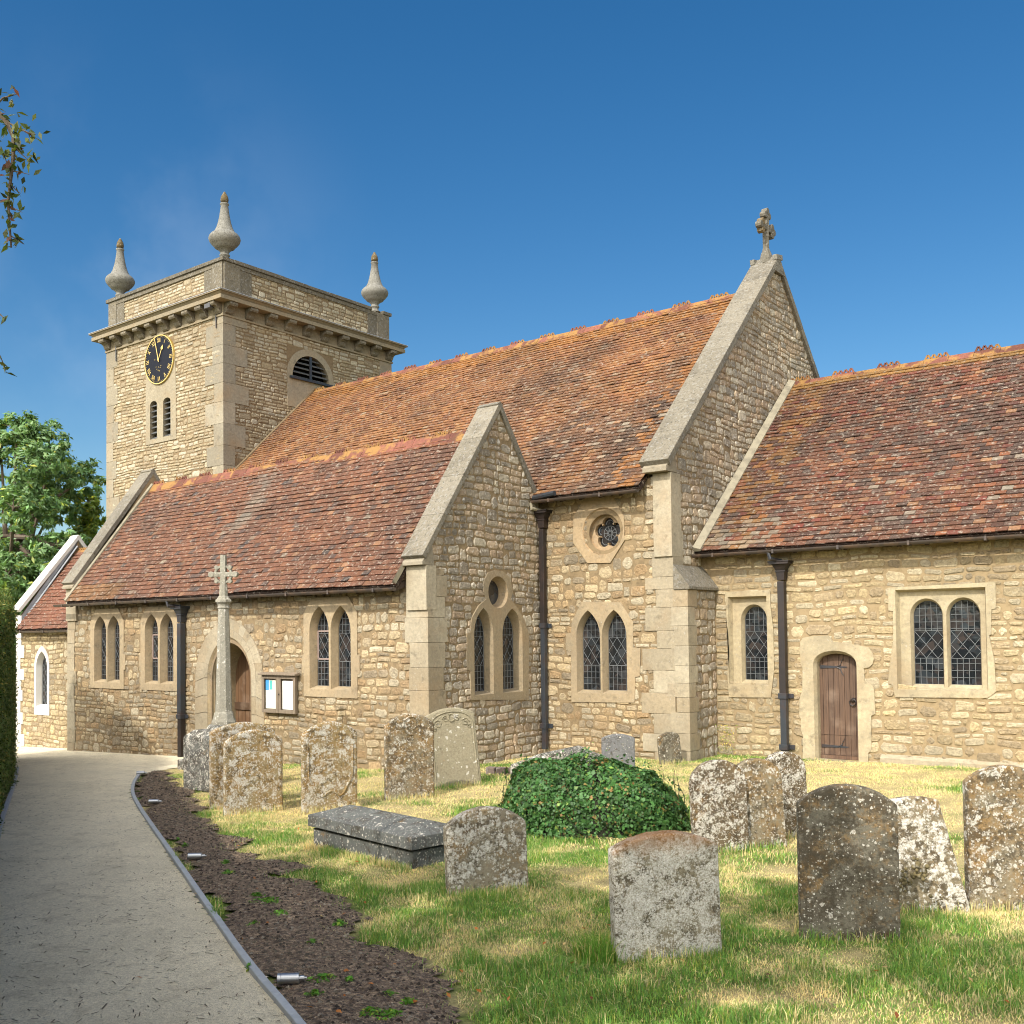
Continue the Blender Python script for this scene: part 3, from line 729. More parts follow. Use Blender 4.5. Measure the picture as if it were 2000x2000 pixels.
for k, s_ in enumerate(['XII', 'I', 'II', 'III', 'IIII', 'V', 'VI', 'VII', 'VIII', 'IX', 'X', 'XI']):
    th = R(30*k); rd_ = (math.sin(th), math.cos(th)); tg = (math.cos(th), -math.sin(th))
    wch = {'I': .038, 'V': .085, 'X': .085}; tot = sum(wch[c] for c in s_); o_ = -tot/2; r0, r1 = CR*.70, CR*.87
    P = lambda t, r: (tg[0]*t+rd_[0]*r, tg[1]*t+rd_[1]*r)
    for c in s_:
        a, b = o_+.008, o_+wch[c]-.008; mcen = (a+b)/2
        if c == 'I': cbar(P(mcen, r0), P(mcen, r1), .015)
        if c == 'V': cbar(P(a, r1), P(mcen, r0), .018); cbar(P(b, r1), P(mcen, r0), .014, .0665)
        if c == 'X': cbar(P(a, r1), P(b, r0), .018); cbar(P(b, r1), P(a, r0), .014, .0665)
        o_ += wch[c]
for k in range(60):
    th = R(6*k); cbar((math.sin(th)*CR*.895, math.cos(th)*CR*.895), (math.sin(th)*CR*.925, math.cos(th)*CR*.925), .008)
for (a, b) in ((-.02, -.22), (.06, -.25), (-.1, -.27), (-.04, -.31), (.1, -.20), (-.14, -.2), (.02, -.34), (-.2, .02)): cbar((a-.012, b), (a+.012, b), .02)
g.build('numerals', M['gold'], clock)
g = MB()
th = R(28.5); d_ = (math.sin(th), math.cos(th)); cbar((-d_[0]*.06, -d_[1]*.06), (d_[0]*.30, d_[1]*.30), .026, .082)
q = [(d_[0]*r+math.cos(th)*s__, d_[1]*r-math.sin(th)*s__) for r, s__ in ((.27, 0), (.34, -.055), (.39, -.03), (.45, 0), (.39, .03), (.34, .055))]
g.prism([fc.p(a, b, .079) for a, b in q], fc.N*.006); g.build('hour_hand', M['gold'], clock)
g = MB(); th = R(-16); d_ = (math.sin(th), math.cos(th)); cbar((-d_[0]*.08, -d_[1]*.08), (d_[0]*CR*.92, d_[1]*CR*.92), .030, .094); flat_poly(g, fc, cir(.04, 16), (), .10)
g.build('minute_hand', M['gold'], clock)
g = MB(); lx, lz = uzS(T['y0'], [dA(552, 925)])[0]
g.tube([(lx, T['y0']-.30, cz-.25), (lx+.02, T['y0']-.05, cz-.42), (lx+.02, T['y0']-.05, cz-.95)], .018, 6)
g.build('cable', M['iron'], church)
g = MB(); g.box((-23.25, T['y0']-.33, cz-.40), (-23.0, T['y0']-.12, cz-.28)); g.tube([(-23.1, T['y0']-.05, cz-.40), (-23.1, T['y0']-.05, cz-.9)], .018, 6); g.build('floodlight', M['iron'], church)

# ---------------- nave
g0 = float(gz(-9))-.25
fN, fG = frS(NV['y0']), frE(NV['x1'])
nwL = uzS(NV['y0'], [dE(1455, 0), dE(1585, 0), dE(1592, 0), dE(1727, 0)])
uzn = lambda x, y: uzS(NV['y0'], [dE(x, y)])[0]
# perspective shifts u with y only a little: take each at its own height
LN1 = (uzn(1457, 800)[0], uzn(1584, 800)[0], uzn(1500, 975)[1], uzn(1500, 670)[1], uzn(1515, 530)[1])
LN2 = (uzn(1594, 800)[0], uzn(1727, 800)[0], uzn(1600, 977)[1], uzn(1600, 670)[1], uzn(1657, 527)[1])
nout = uzS(NV['y0'], [dE(*q) for q in [(1428, 1025), (1768, 1027), (1772, 890), (1796, 885), (1800, 735), (1760, 730), (1760, 595), (1692, 487), (1482, 485), (1432, 590), (1425, 650), (1398, 655), (1398, 745), (1425, 750)]])
qc = uzn(1603, 110)
zslope = (NV['zr']-NV['ze'])/(NV['yr']-NV['ye'])
nb = MB()
flat_poly(nb, fN, [(-11.3, g0), (NV['x1'], g0), (NV['x1'], NV['ze']+.2), (-11.3, NV['ze']+.2)], [arch(*LN1), arch(*LN2), [(qc[0]+.33*a, qc[1]+.33*b) for a, b in cir(1, 24)]], 0)
nb.add([(NV['x0'], NV['y1'], g0), (NV['x1'], NV['y1'], g0), (NV['x1'], NV['y1'], NV['ze']+.2), (NV['x0'], NV['y1'], NV['ze']+.2)], [(0, 1, 2, 3)])
gab = [(NV['y0'], g0), (NV['y0'], 5.09), (NV['yr'], 9.85), (NV['y1'], 5.09), (NV['y1'], g0)]
flat_poly(nb, fG, gab, (), 0); flat_poly(nb, Fr((NV['x1']-.45, 0, 0), (0, 1, 0), (-1, 0, 0)), gab, (), 0)
nb.box((-22, NV['y0']+.5, g0), (NV['x1']-.5, NV['y1']-.5, NV['ze']-.3))
nave = nb.build('nave_wall', M['mortar'], church)
st = MB()
def bb(L): return (L[0]-.02, L[1]+.02, L[2]-.02, L[4]+.02)
rubble(st, fN, g0, NV['ze']+.02, lambda z: [(-11.24, NV['x1']-.1)], [bb(LN1), bb(LN2), (qc[0]-.36, qc[0]+.36, qc[1]-.36, qc[1]+.36)], h=(.07, .16), wd=(.11, .34), pal=PAL_NV, seed=21, gap=.011, big=.16)
st.build('stonework', M['rubble'], nave)
st = MB()
rubble(st, fG, 2.6, 9.8, gable_span(NV['y0'], 5.06, NV['yr'], 9.83, NV['y1'], 5.06), h=(.09, .17), wd=(.14, .38), pal=PAL_EG, seed=22, gap=.009, big=.1)
st.build('gable_stonework', M['rubble_worn'], nave)
quoins(nave, NV['x1'], NV['y0'], g0, 2.9+.15, -1, 1, L=(.58, .36), hh=(.3, .42), seed=24)
quoins(nave, NV['x1'], NV['y0'], 3.05, 4.82, -1, 1, L=(.31, .34), hh=(.32, .45), seed=23)
# buttress: in line with the south wall, running east, sloped weathering
bx1 = -8.164
bb_ = MB(); zt1 = on(*dF(118, 410), 1, NV['y0'])[2]; zt0 = on(*dF(36, 265), 0, NV['x1'])[2]
zt0 = zt1+.42
bb_.box((NV['x1']-.02, NV['y0']+.005, g0), (bx1-.02, CH['y0']+.02, zt1-.02))
but = bb_.build('buttress', M['mortar'], church)
s2 = MB(); rubble(s2, frE(bx1-.02), g0, zt1-.05, lambda z: [(NV['y0']+.25, CH['y0'])], h=(.12, .2), wd=(.13, .3), pal=PAL_EG, seed=25); s2.build('stonework', M['rubble_worn'], but)
quoins(but, bx1-.01, NV['y0'], g0+.1, zt1-.02, -1, 1, L=(.24, .34), hh=(.24, .36), seed=26)
s3 = MB(); c = hsv(ASHW[0], .95)
s3.prism([(NV['x1']+.03, NV['y0']-.045, zt0), (NV['x1']+.03, NV['y0']-.045, zt1-.02), (bx1+.06, NV['y0']-.045, zt1-.02), (bx1+.06, NV['y0']-.045, zt1+.03)], (0, CH['y0']-NV['y0']+.045, 0), c)
s3.build('weathering', M['ashlar_worn'], but, bevel=.008)
ktn = on(*dD(1228, 868), 0, NV['x1'])
cslope = (9.96-5.05)/(NV['yr']-(NV['y0']-.22))
coping(church, NV['x1']-.50, NV['x1']+.075, [(NV['y0']-.24, 5.06), (NV['yr'], 10.02), (NV['y1']+.24, 5.06)], th=.13, seed=31)
kn = MB(); kn.box((NV['x1']-.33, NV['y0']-.06, 3.4), (NV['x1']+.026, NV['y0']+.3, 4.86), ASH[2]); kn.prism([(NV['x1']-.44, NV['y0']+.2, 4.865), (NV['x1']-.44, NV['y0']-.22, 4.865), (NV['x1']-.44, NV['y0']-.22, 4.95), (NV['x1']-.44, NV['y0']+.1, 5.2)], (.468, 0, 0), ASHW[0]); kn.build('kneeler', M['ashlar'], church, bevel=.008)
# rose light
def flower(R0, r, n, lob, ph):
    P = []
    for i in range(lob):
        a = ph+2*math.pi*i/lob
        for k in range(n):
            t = -1.75+3.5*k/(n-1); P.append((R0*math.cos(a)+r*math.cos(a+t), R0*math.sin(a)+r*math.sin(a+t)))
    return P
rw = MB(); octo = uzS(NV['y0'], [(1100+x/9.66, 970+y/9.66) for x, y in [(470, 1255), (900, 1250), (1165, 830), (1160, 380), (960, 0), (430, 0), (205, 400), (200, 870)]])
oc = [(qc[0]-.03+.43*a, qc[1]+.02+.43*b) for a, b in cir(1, 40)]; ic = [(qc[0]+.005+.345*a, qc[1]+.345*b) for a, b in cir(1, 40)]
flat_poly(rw, fN, octo, [oc], PROUD, lin(212, 178, 122)); loft(rw, fN, octo, PROUD, octo, -.01, lin(212, 178, 122)); loft(rw, fN, oc, PROUD, ic, -.12, lin(204, 162, 100))
fl = [(qc[0]+.0+a, qc[1]+b) for a, b in flower(.16, .125, 9, 5, math.pi/2)]
flat_poly(rw, fN, ic, [fl], -.12, lin(214, 176, 120)); loft(rw, fN, fl, -.12, fl, -.22, lin(200, 160, 100))
rwo = rw.build('rose_window', M['ashlar'], church)
g = MB(); flat_poly(g, fN, fl, (), -.20); g.build('glass', M['glass'], rwo)
g = MB()
def nbar(p, q, wd=.007):
    A, B = fN.p(p[0], p[1], -.195), fN.p(q[0], q[1], -.195); d = B-A; L_ = np.linalg.norm(d)
    if L_ < .003: return
    d = d/L_; g.obox((A+B)/2, d*L_/2, np.cross(d, fN.N)*wd/2, fN.N*.003)
for rr in (.035, .055, .13):
    for i in range(24): nbar((qc[0]+rr*math.cos(i*.2618), qc[1]+rr*math.sin(i*.2618)), (qc[0]+rr*math.cos((i+1)*.2618), qc[1]+rr*math.sin((i+1)*.2618)))
for i in range(5):
    a = math.pi/2+2*math.pi*i/5
    for da in (-.31, .31): nbar((qc[0]+.055*math.cos(a+da), qc[1]+.055*math.sin(a+da)), (qc[0]+.13*math.cos(a+da), qc[1]+.13*math.sin(a+da)))
    for k in range(8):
        t0, t1 = -1.6+3.2*k/8, -1.6+3.2*(k+1)/8; f_ = lambda t: (qc[0]+.165*math.cos(a)+.075*math.cos(a+t), qc[1]+.165*math.sin(a)+.075*math.sin(a+t)); nbar(f_(t0), f_(t1))
g.build('leading', M['lead'], rwo)
window(church, fN, nout, [LN1, LN2])
roof(church, NV['x0'], NV['x1']-.45, (NV['ye'], NV['ze']+.03), (NV['yr'], NV['zr']-.03), (NV['y1']+.3, NV['ze']+.03), col_nave, seed=41)
ridge(church, NV['x0'], NV['x1']-.5, NV['yr'], NV['zr']-.05, seed=42, slope=43)
# gable cross
X, Y, zb = NV['x1']-.21, NV['yr'], 9.93
ct = MB(); c = lin(160, 150, 126)
ct.prism([(X-.29, Y-.34, zb-.30), (X-.29, Y, zb+.10), (X-.29, Y+.34, zb-.30)], (.58, 0, 0), lin(186, 176, 152))
for sx in (-1, 1): ct.obox((X+sx*.25, Y-.0, zb+.04), V(.05, 0, 0), V(0, .16, .03), V(0, -.01, .055), lin(190, 182, 160)); 
ct.lathe((X, Y, zb), [(.16, -.05), (.12, .16), (.085, .24), (.07, .30), (.075, .72), (.07, .95)], 8, c)
for (dy, dz) in ((0, 1.0), (-.24, .72), (.24, .72)):
    ct.obox((X, Y+dy*.55, zb+(.72 if dy else .92)), V(.06, 0, 0), V(0, .12 if dy else .06, 0), V(0, 0, .06 if dy else .12), c)
    for k in range(3):
        a = R((90 if not dy else (180 if dy < 0 else 0))+(k-1)*90); yy, zz = Y+dy+.085*math.cos(a), zb+dz+.085*math.sin(a)
        ct.tube([(X-.065, yy, zz), (X+.065, yy, zz)], .075, 10, lin(176, 140, 60) if dy < 0 and k != 1 else c)
ct.build('gable_cross', M['ashlar_worn'], church, smooth=False, bevel=.01)

# ---------------- aisle
gA = float(gz(-22))-.2
fA, fAE = frS(AI['y0']), frE(AI['x1'])
ua = lambda x, y, f=dL: uzS(AI['y0'], [f(x, y)])[0]
ue = lambda x, y: uzE(AI['x1'], [dE(x, y)])[0]
W1 = [(ua(513, 750)[0], ua(577, 750)[0], ua(520, 915)[1], ua(540, 645)[1], ua(540, 562)[1]), (ua(585, 750)[0], ua(650, 750)[0], ua(590, 917)[1], ua(600, 645)[1], ua(612, 560)[1])]
W2 = [(ua(786, 750)[0], ua(857, 750)[0], ua(800, 925)[1], ua(820, 640)[1], ua(820, 550)[1]), (ua(867, 750)[0], ua(940, 750)[0], ua(880, 925)[1], ua(900, 640)[1], ua(900, 548)[1])]
W4 = [(ua(18, 750, dE)[0], ua(122, 750, dE)[0], ua(60, 955, dE)[1], ua(60, 640, dE)[1], ua(72, 508, dE)[1]), (ua(132, 750, dE)[0], ua(240, 750, dE)[0], ua(190, 957, dE)[1], ua(190, 640, dE)[1], ua(180, 505, dE)[1])]
EO = [(ue(895, 750)[0], ue(998, 750)[0], ue(930, 978)[1], ue(930, 660)[1], ue(940, 515)[1]), (ue(1048, 750)[0], ue(1155, 750)[0], ue(1100, 978)[1], ue(1100, 660)[1], ue(1095, 522)[1])]
for WW in (W1, W2, W4, EO):
    zb_, zs_, zt_ = [sum(L[i] for L in WW)/2 for i in (2, 3, 4)]
    for k in range(2): WW[k] = (WW[k][0], WW[k][1], zb_, zs_, zt_)
oc_c = ue(1024, 433); oc_r = (ue(1078, 433)[0]-ue(972, 433)[0])/2
pd = lambda x, y: uzS(AI['y0'], [dP(x, y)])[0]
gP = float(gz(-17))
dl, dr = pd(465, 1400)[0], pd(1060, 1400)[0]
DO = (dl, dr, gP-.1, pd(500, 1130)[1], pd(740, 575)[1])
DOo = (pd(297, 1250)[0], pd(1222, 1250)[0], gP-.1, pd(300, 1180)[1], pd(740, 325)[1])
ab = MB()
flat_poly(ab, fA, [(AI['x0'], gA), (AI['x1'], gA), (AI['x1'], AI['ze']+.25), (AI['x0'], AI['ze']+.25)], [arch(*L) for L in W1+W2+W4]+[arch(DOo[0]+.15, DOo[1]-.15, DOo[2]+.02, DOo[3], DOo[4]-.15)], 0)
age = [(AI['y0'], gA), (AI['y0'], 3.44), (AI['yr'], 6.13), (NV['y0'], 4.45), (NV['y0'], gA)]
agw = [(AI['y0'], gA), (AI['y0'], 3.25), (AI['yr'], 6.12), (NV['y0']+.4, 3.9), (NV['y0']+.4, gA)]
flat_poly(ab, fAE, age, [arch(*L) for L in EO]+[[(oc_c[0]+oc_r*a, oc_c[1]+oc_r*b) for a, b in cir(1, 24)]], 0)
flat_poly(ab, Fr((AI['x1']-.42, 0, 0), (0, 1, 0), (-1, 0, 0)), age, (), 0)
flat_poly(ab, Fr((AI['x0'], 0, 0), (0, 1, 0), (-1, 0, 0)), agw, (), 0); flat_poly(ab, Fr((AI['x0']+.42, 0, 0), (0, 1, 0), (1, 0, 0)), agw, (), 0)
aisle = ab.build('aisle_wall', M['mortar'], church)
st = MB()
holes = [bb(L) for L in W1+W2+W4]
def door_cut(z):                                # arch-shaped gap for the doorway
    a = arch(DOo[0]+.1, DOo[1]-.1, gP-.5, DOo[3], DOo[4]-.05)
    us = [x for i, (x, zz) in enumerate(a) if True]
    if z < DOo[3]: return (DOo[0]+.1, DOo[1]-.1)
    if z > DOo[4]-.05: return None
    L_ = [a[i] for i in range(1, len(a)//2+1)]; 
    for (x0_, z0_), (x1_, z1_) in zip(L_[:-1], L_[1:]):
        if z0_ <= z <= z1_ and z1_ > z0_:
            x = x0_+(x1_-x0_)*(z-z0_)/(z1_-z0_); c = (DOo[0]+DOo[1])/2; return (x+.04, 2*c-x-.04)
    return None
def span_aisle(z):
    d = door_cut(z); a, b = AI['x0']+.1, AI['x1']-.1
    return [(a, d[0]), (d[1], b)] if d and d[1]-d[0] > .1 else [(a, b)]
rubble(st, fA, gA, AI['ze']+.12, span_aisle, holes, h=(.07, .15), wd=(.11, .34), pal=PAL_NV, seed=51, gap=.011, big=.16)
st.build('stonework', M['rubble'], aisle)
st = MB()
rubble(st, fAE, gA, 6.0, gable_span(AI['y0'], 3.42, AI['yr'], 6.11, NV['y0'], 4.45, lo=AI['y0']+.05, hi=NV['y0']), [bb(L) for L in EO]+[(oc_c[0]-oc_r, oc_c[0]+oc_r, oc_c[1]-oc_r, oc_c[1]+oc_r)], h=(.09, .16), wd=(.12, .34), pal=PAL_EG, seed=52, gap=.009, tintf=lambda u, z: .86 if z > 1.35 else 1.12)
st.build('gable_stonework', M['rubble_worn'], aisle)
quoins(aisle, AI['x1'], AI['y0'], gA, 3.2, -1, 1, L=(.46, .42), hh=(.3, .42), seed=53)
quoins(aisle, AI['x0'], AI['y0'], gA, 3.1, 1, 1, L=(.32, .3), hh=(.28, .4), seed=54)
coping(church, AI['x1']-.44, AI['x1']+.05, [(AI['y0']-.17, 3.40), (AI['yr'], 6.30), (15.80, 4.62)], th=.10, seed=55)
coping(church, AI['x0']-.05, AI['x0']+.42, [(AI['y0']-.17, 3.38), (AI['yr'], 6.27), (15.80, 4.62)], th=.10, seed=56)
for xk in (AI['x1']-.42, AI['x0']-.028):
    kn = MB(); kn.box((xk, AI['y0']-.06, 2.5), (xk+.448, AI['y0']+.2, 3.24), ASH[2]); kn.prism([(xk, AI['y0']+.15, 3.243), (xk, AI['y0']-.15, 3.243), (xk, AI['y0']-.15, 3.30), (xk, AI['y0']+.1, 3.58)], (.448, 0, 0), ASHW[0]); kn.build('kneeler', M['ashlar'], church, bevel=.006)
def surround(W, m=(.16, .16, .14, .16), sh=.22):
    l, r, b, t = m; u0, u1, z0, z1 = W[0][0]-l, W[-1][1]+r, W[0][2]-b, W[0][4]+t
    return [(u0, z0), (u1, z0), (u1, z0+.42), (u1+.06, z0+.43), (u1+.06, z0+.75), (u1, z0+.76), (u1, z1-sh*1.3), (u1-sh, z1), (u0+sh, z1), (u0, z1-sh*1.3), (u0, z0+.76), (u0-.05, z0+.75), (u0-.05, z0+.43), (u0, z0+.42)]
window(church, fA, surround(W1), W1); 
c2 = lambda L, a, b: (L[0]+.05, L[1]-.05, L[2]+(L[4]-L[2])*a, L[2]+(L[4]-L[2])*b)
window(church, fA, surround(W2), W2, casement=[c2(W2[0], .36, .70)])
window(church, fA, surround(W4), W4, casement=[c2(W4[0], .36, .70)])
eout = uzE(AI['x1'], [dE(*q) for q in [(878, 1012), (1188, 1012), (1190, 660), (1165, 580), (1120, 505), (1092, 470), (1103, 430), (1085, 352), (1050, 320), (1010, 314), (968, 327), (946, 380), (946, 430), (960, 468), (920, 505), (882, 570), (872, 650), (856, 655), (856, 850), (876, 855)]])
och = [(oc_c[0]+oc_r*a, oc_c[1]+oc_r*b) for a, b in cir(1, 24)]
wE = window(church, fAE, eout, EO, extra_holes=[och], dep=.17, col=lin(186, 162, 118))
g = MB(); oc2 = [(oc_c[0]+oc_r*.78*a, oc_c[1]+oc_r*.78*b) for a, b in cir(1, 24)]; loft(g, fAE, och, PROUD, oc2, -.15, lin(190, 160, 110)); g.build('oculus_reveal', M['ashlar'], wE)
g = MB(); flat_poly(g, fAE, oc2, (), -.145); g.build('oculus_glass', M['glass'], wE)
col_ = col_aisle
roof(church, AI['x0']+.42, AI['x1']-.42, (AI['ye'], AI['ze']+.03), (AI['yr'], AI['zr']-.03), (15.75, 4.5), col_aisle, seed=61)
ridge(church, AI['x0']+.42, AI['x1']-.44, AI['yr'], AI['zr']-.06, seed=62, slope=50, hgt=.075)
# south doorway
dw = MB(); inn = arch(*DO); out = arch(*DOo); mid = arch(dl-.13, dr+.13, DO[2], DO[3], DO[4]+.15)
rd = random.Random(9); n = len(inn)
for A_, B_, pn in ((out, mid, PROUD), (mid, inn, PROUD+.004)):
    for i in range(0, n-1):
        if i in (0, n-2):
            K = 5
            for k in range(K):
                t0, t1 = k/K, (k+1)/K-.006; c = hsv(rd.choice(ASH), rd.uniform(.95, 1.08)); i0, i1 = (i, i+1)
                L_ = lambda P, t: (P[i0][0]+(P[i1][0]-P[i0][0])*t, P[i0][1]+(P[i1][1]-P[i0][1])*t)
                dw.prism([fA.p(*q, -.04) for q in (L_(A_, t0), L_(A_, t1), L_(B_, t1), L_(B_, t0))], fA.N*(pn+.04), c)
        else:
            if i % 2 == 0 and A_ is not out: continue
            j = i+2 if (A_ is not out and i+2 < n) else i+1
            c = hsv(rd.choice(ASH), rd.uniform(.95, 1.08)); idx = list(range(i, j+1))
            lp = [A_[k] for k in idx]+[B_[k] for k in idx[::-1]]; cu = sum(p[0] for p in lp)/len(lp); cz_ = sum(p[1] for p in lp)/len(lp)
            lp = [(cu+(a-cu)*.985, cz_+(b-cz_)*.985) for a, b in lp]
            dw.prism([fA.p(a, b, -.04) for a, b in lp], fA.N*(pn+.04), c)
in2 = arch(dl+.09, dr-.09, DO[2], DO[3], DO[4]-.12)
loft(dw, fA, inn, PROUD, in2, -.08, lin(206, 176, 120)); loft(dw, fA, in2, -.08, in2, -.62, lin(190, 164, 116))
flat_poly(dw, fA, out, [in2], -.02, lin(170, 140, 96))
dwo = dw.build('south_doorway', M['ashlar'], church)
dd = MB(); nb_ = 11
for k in range(nb_):
    a, b = dl+.06+(dr-dl-.12)*k/nb_, dl+.06+(dr-dl-.12)*(k+1)/nb_; dd.box((a+.004, AI['y0']+.60, gP-.05), (b-.004, AI['y0']+.64, DO[4]+.05), hsv((1, 1, 1), rd.uniform(.8, 1.1)))
dd.box((dl, AI['y0']+.57, gP+.95), (dr, AI['y0']+.598, gP+1.1), (.5, .5, .5)); dd.box((dl, AI['y0']+.645, gP-.1), (dr, AI['y0']+.7, DO[4]+.1), (.4, .4, .4))
dd.build('door', M['oak'], dwo)

# ---------------- chancel
gC = float(gz(-6))-.25
fC = frS(CH['y0']); uc = lambda x, y, f=dF: uzS(CH['y0'], [f(x, y)])[0]
C1o = uzS(CH['y0'], [dF(*q) for q in [(345, 998), (570, 1000), (588, 850), (584, 640), (568, 500), (565, 421), (324, 431), (330, 560), (345, 700), (336, 880)]])
r1 = (uc(343, 700)[0], uc(551, 700)[0], uc(450, 930)[1], uc(450, 455)[1])
C1 = [(uc(396, 700)[0], uc(538, 700)[0], uc(450, 922)[1], uc(470, 585)[1], uc(470, 497)[1])]
C2o = uzS(CH['y0'], [dF(*q) for q in [(1240, 998), (1738, 1002), (1784, 968), (1774, 800), (1746, 665), (1757, 660), (1758, 525), (1783, 520), (1780, 377), (1203, 408), (1203, 530), (1228, 535), (1230, 690), (1212, 820), (1200, 925), (1226, 932)]])
r2 = (uc(1246, 700)[0], uc(1734, 700)[0], uc(1500, 962)[1], uc(1500, 412)[1])
C2 = [(uc(1312, 700)[0], uc(1490, 700)[0], uc(1500, 950)[1], uc(1500, 555)[1], uc(1500, 462)[1]), (uc(1508, 700)[0], uc(1694, 700)[0], uc(1500, 950)[1], uc(1500, 555)[1], uc(1500, 462)[1])]
kd = lambda x, y: uc(x, y, dK)
DR = (kd(247, 900)[0], kd(930, 900)[0], kd(600, 1812)[1], kd(600, 330)[1], kd(575, 86)[1])
DRo = uzS(CH['y0'], [dK(*q) for q in [(70, 1850), (78, 1420), (40, 1330), (45, 1165), (18, 1120), (20, 850), (64, 700), (70, 370), (36, 285)]]+[dF(*q) for q in [(728, 700), (745, 678), (800, 668), (880, 665), (905, 698), (1030, 716), (1095, 728)]]+[dK(*q) for q in [(1165, 120), (1190, 210), (1165, 300), (1110, 350), (1030, 362), (1045, 570), (1140, 600), (1188, 665), (1214, 1080), (1146, 1110), (1150, 1640), (1100, 1700), (1098, 1850)]])
cb = MB()
flat_poly(cb, fC, [(CH['x0'], gC), (CH['x1'], gC), (CH['x1'], CH['ze']+.15), (CH['x0'], CH['ze']+.15)], [[(r1[0], r1[2]), (r1[0], r1[3]), (r1[1], r1[3]), (r1[1], r1[2])], [(r2[0], r2[2]), (r2[0], r2[3]), (r2[1], r2[3]), (r2[1], r2[2])], arch(*DR, kind='tudor')], 0)
cg = [(CH['y0'], gC), (CH['y0'], CH['ze']+.15), (CH['yr'], CH['zr']+.1), (CH['y1'], CH['ze']+.15), (CH['y1'], gC)]
flat_poly(cb, frE(CH['x1']), cg, (), 0)
cb.add([(CH['x0'], CH['y1'], gC), (CH['x1'], CH['y1'], gC), (CH['x1'], CH['y1'], CH['ze']+.15), (CH['x0'], CH['y1'], CH['ze']+.15)], [(0, 1, 2, 3)])
chan = cb.build('chancel_wall', M['mortar_tan'], church)
st = MB(); g = .0
def span_ch(z):
    if z < DR[3]: return [(CH['x0']+.25, DR[0]-.02), (DR[1]+.02, CH['x1'])]
    return [(CH['x0']+.25, CH['x1'])]
rubble(st, fC, gC, CH['ze']+.02, span_ch, [(r1[0], r1[1], r1[2], r1[3]), (r2[0], r2[1], r2[2], r2[3]), (DR[0]-.02, DR[1]+.02, DR[3]-.1, DR[4]+.02)], h=(.07, .17), wd=(.13, .40), pal=PAL_CH, seed=71, gap=.018, prot=(.005, .018), wob=.020, big=.10)
st.build('stonework', M['rubble'], chan)
st = MB(); rubble(st, frE(CH['x1']), gC, CH['zr'], gable_span(CH['y0'], CH['ze']+.15, CH['yr'], CH['zr']+.1, CH['y1'], CH['ze']+.15), h=(.14, .24), wd=(.3, .6), pal=PAL_CH, seed=72, gap=.02); st.build('gable_stonework', M['rubble'], chan)
pl = MB(); pl.prism([(DR[1]+.35, CH['y0']-.05, gC), (DR[1]+.35, CH['y0']-.05, float(gz(-4))+.06), (DR[1]+.35, CH['y0']-.0, float(gz(-4))+.12), (DR[1]+.35, CH['y0']+.02, gC)], (CH['x1']-DR[1]-.35, 0, 0), ASH[0]); pl.build('plinth', M['ashlar'], church)
window(church, fC, C1o, C1, kind='round', rect=r1, dep=.09, inset=.03, col=lin(214, 192, 142), pat=(.30, .36))
window(church, fC, C2o, C2, kind='round', rect=r2, dep=.08, inset=.028, col=lin(214, 194, 146), pat=(.31, .33))
# priest's door
pdw = MB(); c_ = lin(218, 198, 150)
dloop = arch(*DR, kind='tudor'); flat_poly(pdw, fC, DRo, [dloop], PROUD, c_) if False else None
full = [(a, b) for a, b in DRo]
flat_poly(pdw, fC, full, [[(a, b+.0005) for a, b in dloop]], PROUD, c_); loft(pdw, fC, full, PROUD, full, -.01, c_)
di = arch(DR[0]+.035, DR[1]-.02, DR[2], DR[3], DR[4]-.05, 'tudor'); loft(pdw, fC, dloop, PROUD, di, -.05, c_); loft(pdw, fC, di, -.05, di, -.24, c_)
pdo = pdw.build('priest_doorway', M['ashlar'], church, bevel=.004)
g = MB(); ys = CH['y0']
g.box((DR[0]-.1, ys-.16, gC), (DR[1]+.12, ys-.0, DR[2]+.005), ASH[1]); g.build('doorstep', M['ashlar'], pdo, bevel=.01)
dr_ = MB(); nbd = 8; rd = random.Random(5)
for k in range(nbd):
    a, b = DR[0]+(DR[1]-DR[0])*k/nbd, DR[0]+(DR[1]-DR[0])*(k+1)/nbd; q = rd.uniform(.8, 1.15); sp_ = DR[2]+.40
    for (za, zc) in ((DR[2]+.07, sp_-.003), (sp_+.003, DR[4]+.02)): dr_.box((a+.003, ys+.165, za), (b-.003, ys+.195, zc), hsv((1, 1, 1), q*rd.uniform(.95, 1.05)))
dr_.box((DR[0], ys+.14, DR[2]+.005), (DR[1], ys+.19, DR[2]+.065), (1.1, 1.05, 1.0)); dr_.box((DR[0]-.05, ys+.2, DR[2]), (DR[1]+.05, ys+.22, DR[4]+.1), (.1, .1, .1))
door = dr_.build('door', M['door'], pdo)
g = MB()
for (z_, sg) in ((DR[3]-.02, 1), (DR[2]+.21, -1)):
    x0_ = DR[0]+.05; w_ = DR[1]-DR[0]
    g.add([(x0_, ys+.155, z_-.028), (x0_, ys+.155, z_+.028), (x0_+w_*.62, ys+.155, z_-.008), (x0_+w_*.62, ys+.155, z_+.008), (x0_, ys+.165, z_-.028), (x0_, ys+.165, z_+.028), (x0_+w_*.62, ys+.165, z_-.008), (x0_+w_*.62, ys+.165, z_+.008)], [(0, 1, 3, 2), (0, 2, 6, 4), (1, 5, 7, 3), (4, 6, 7, 5)])
    cxs = x0_+w_*.38
    for s2 in ((1, -1) if sg > 0 else (1,)):
        g.tube([(cxs, ys+.155, z_), (cxs+.07, ys+.153, z_+s2*.03), (cxs+.09, ys+.153, z_+s2*.09), (cxs+.12, ys+.153, z_+s2*.14)], [.010, .010, .008, .005], 6)
g.build('hinges', M['iron'], pdo)
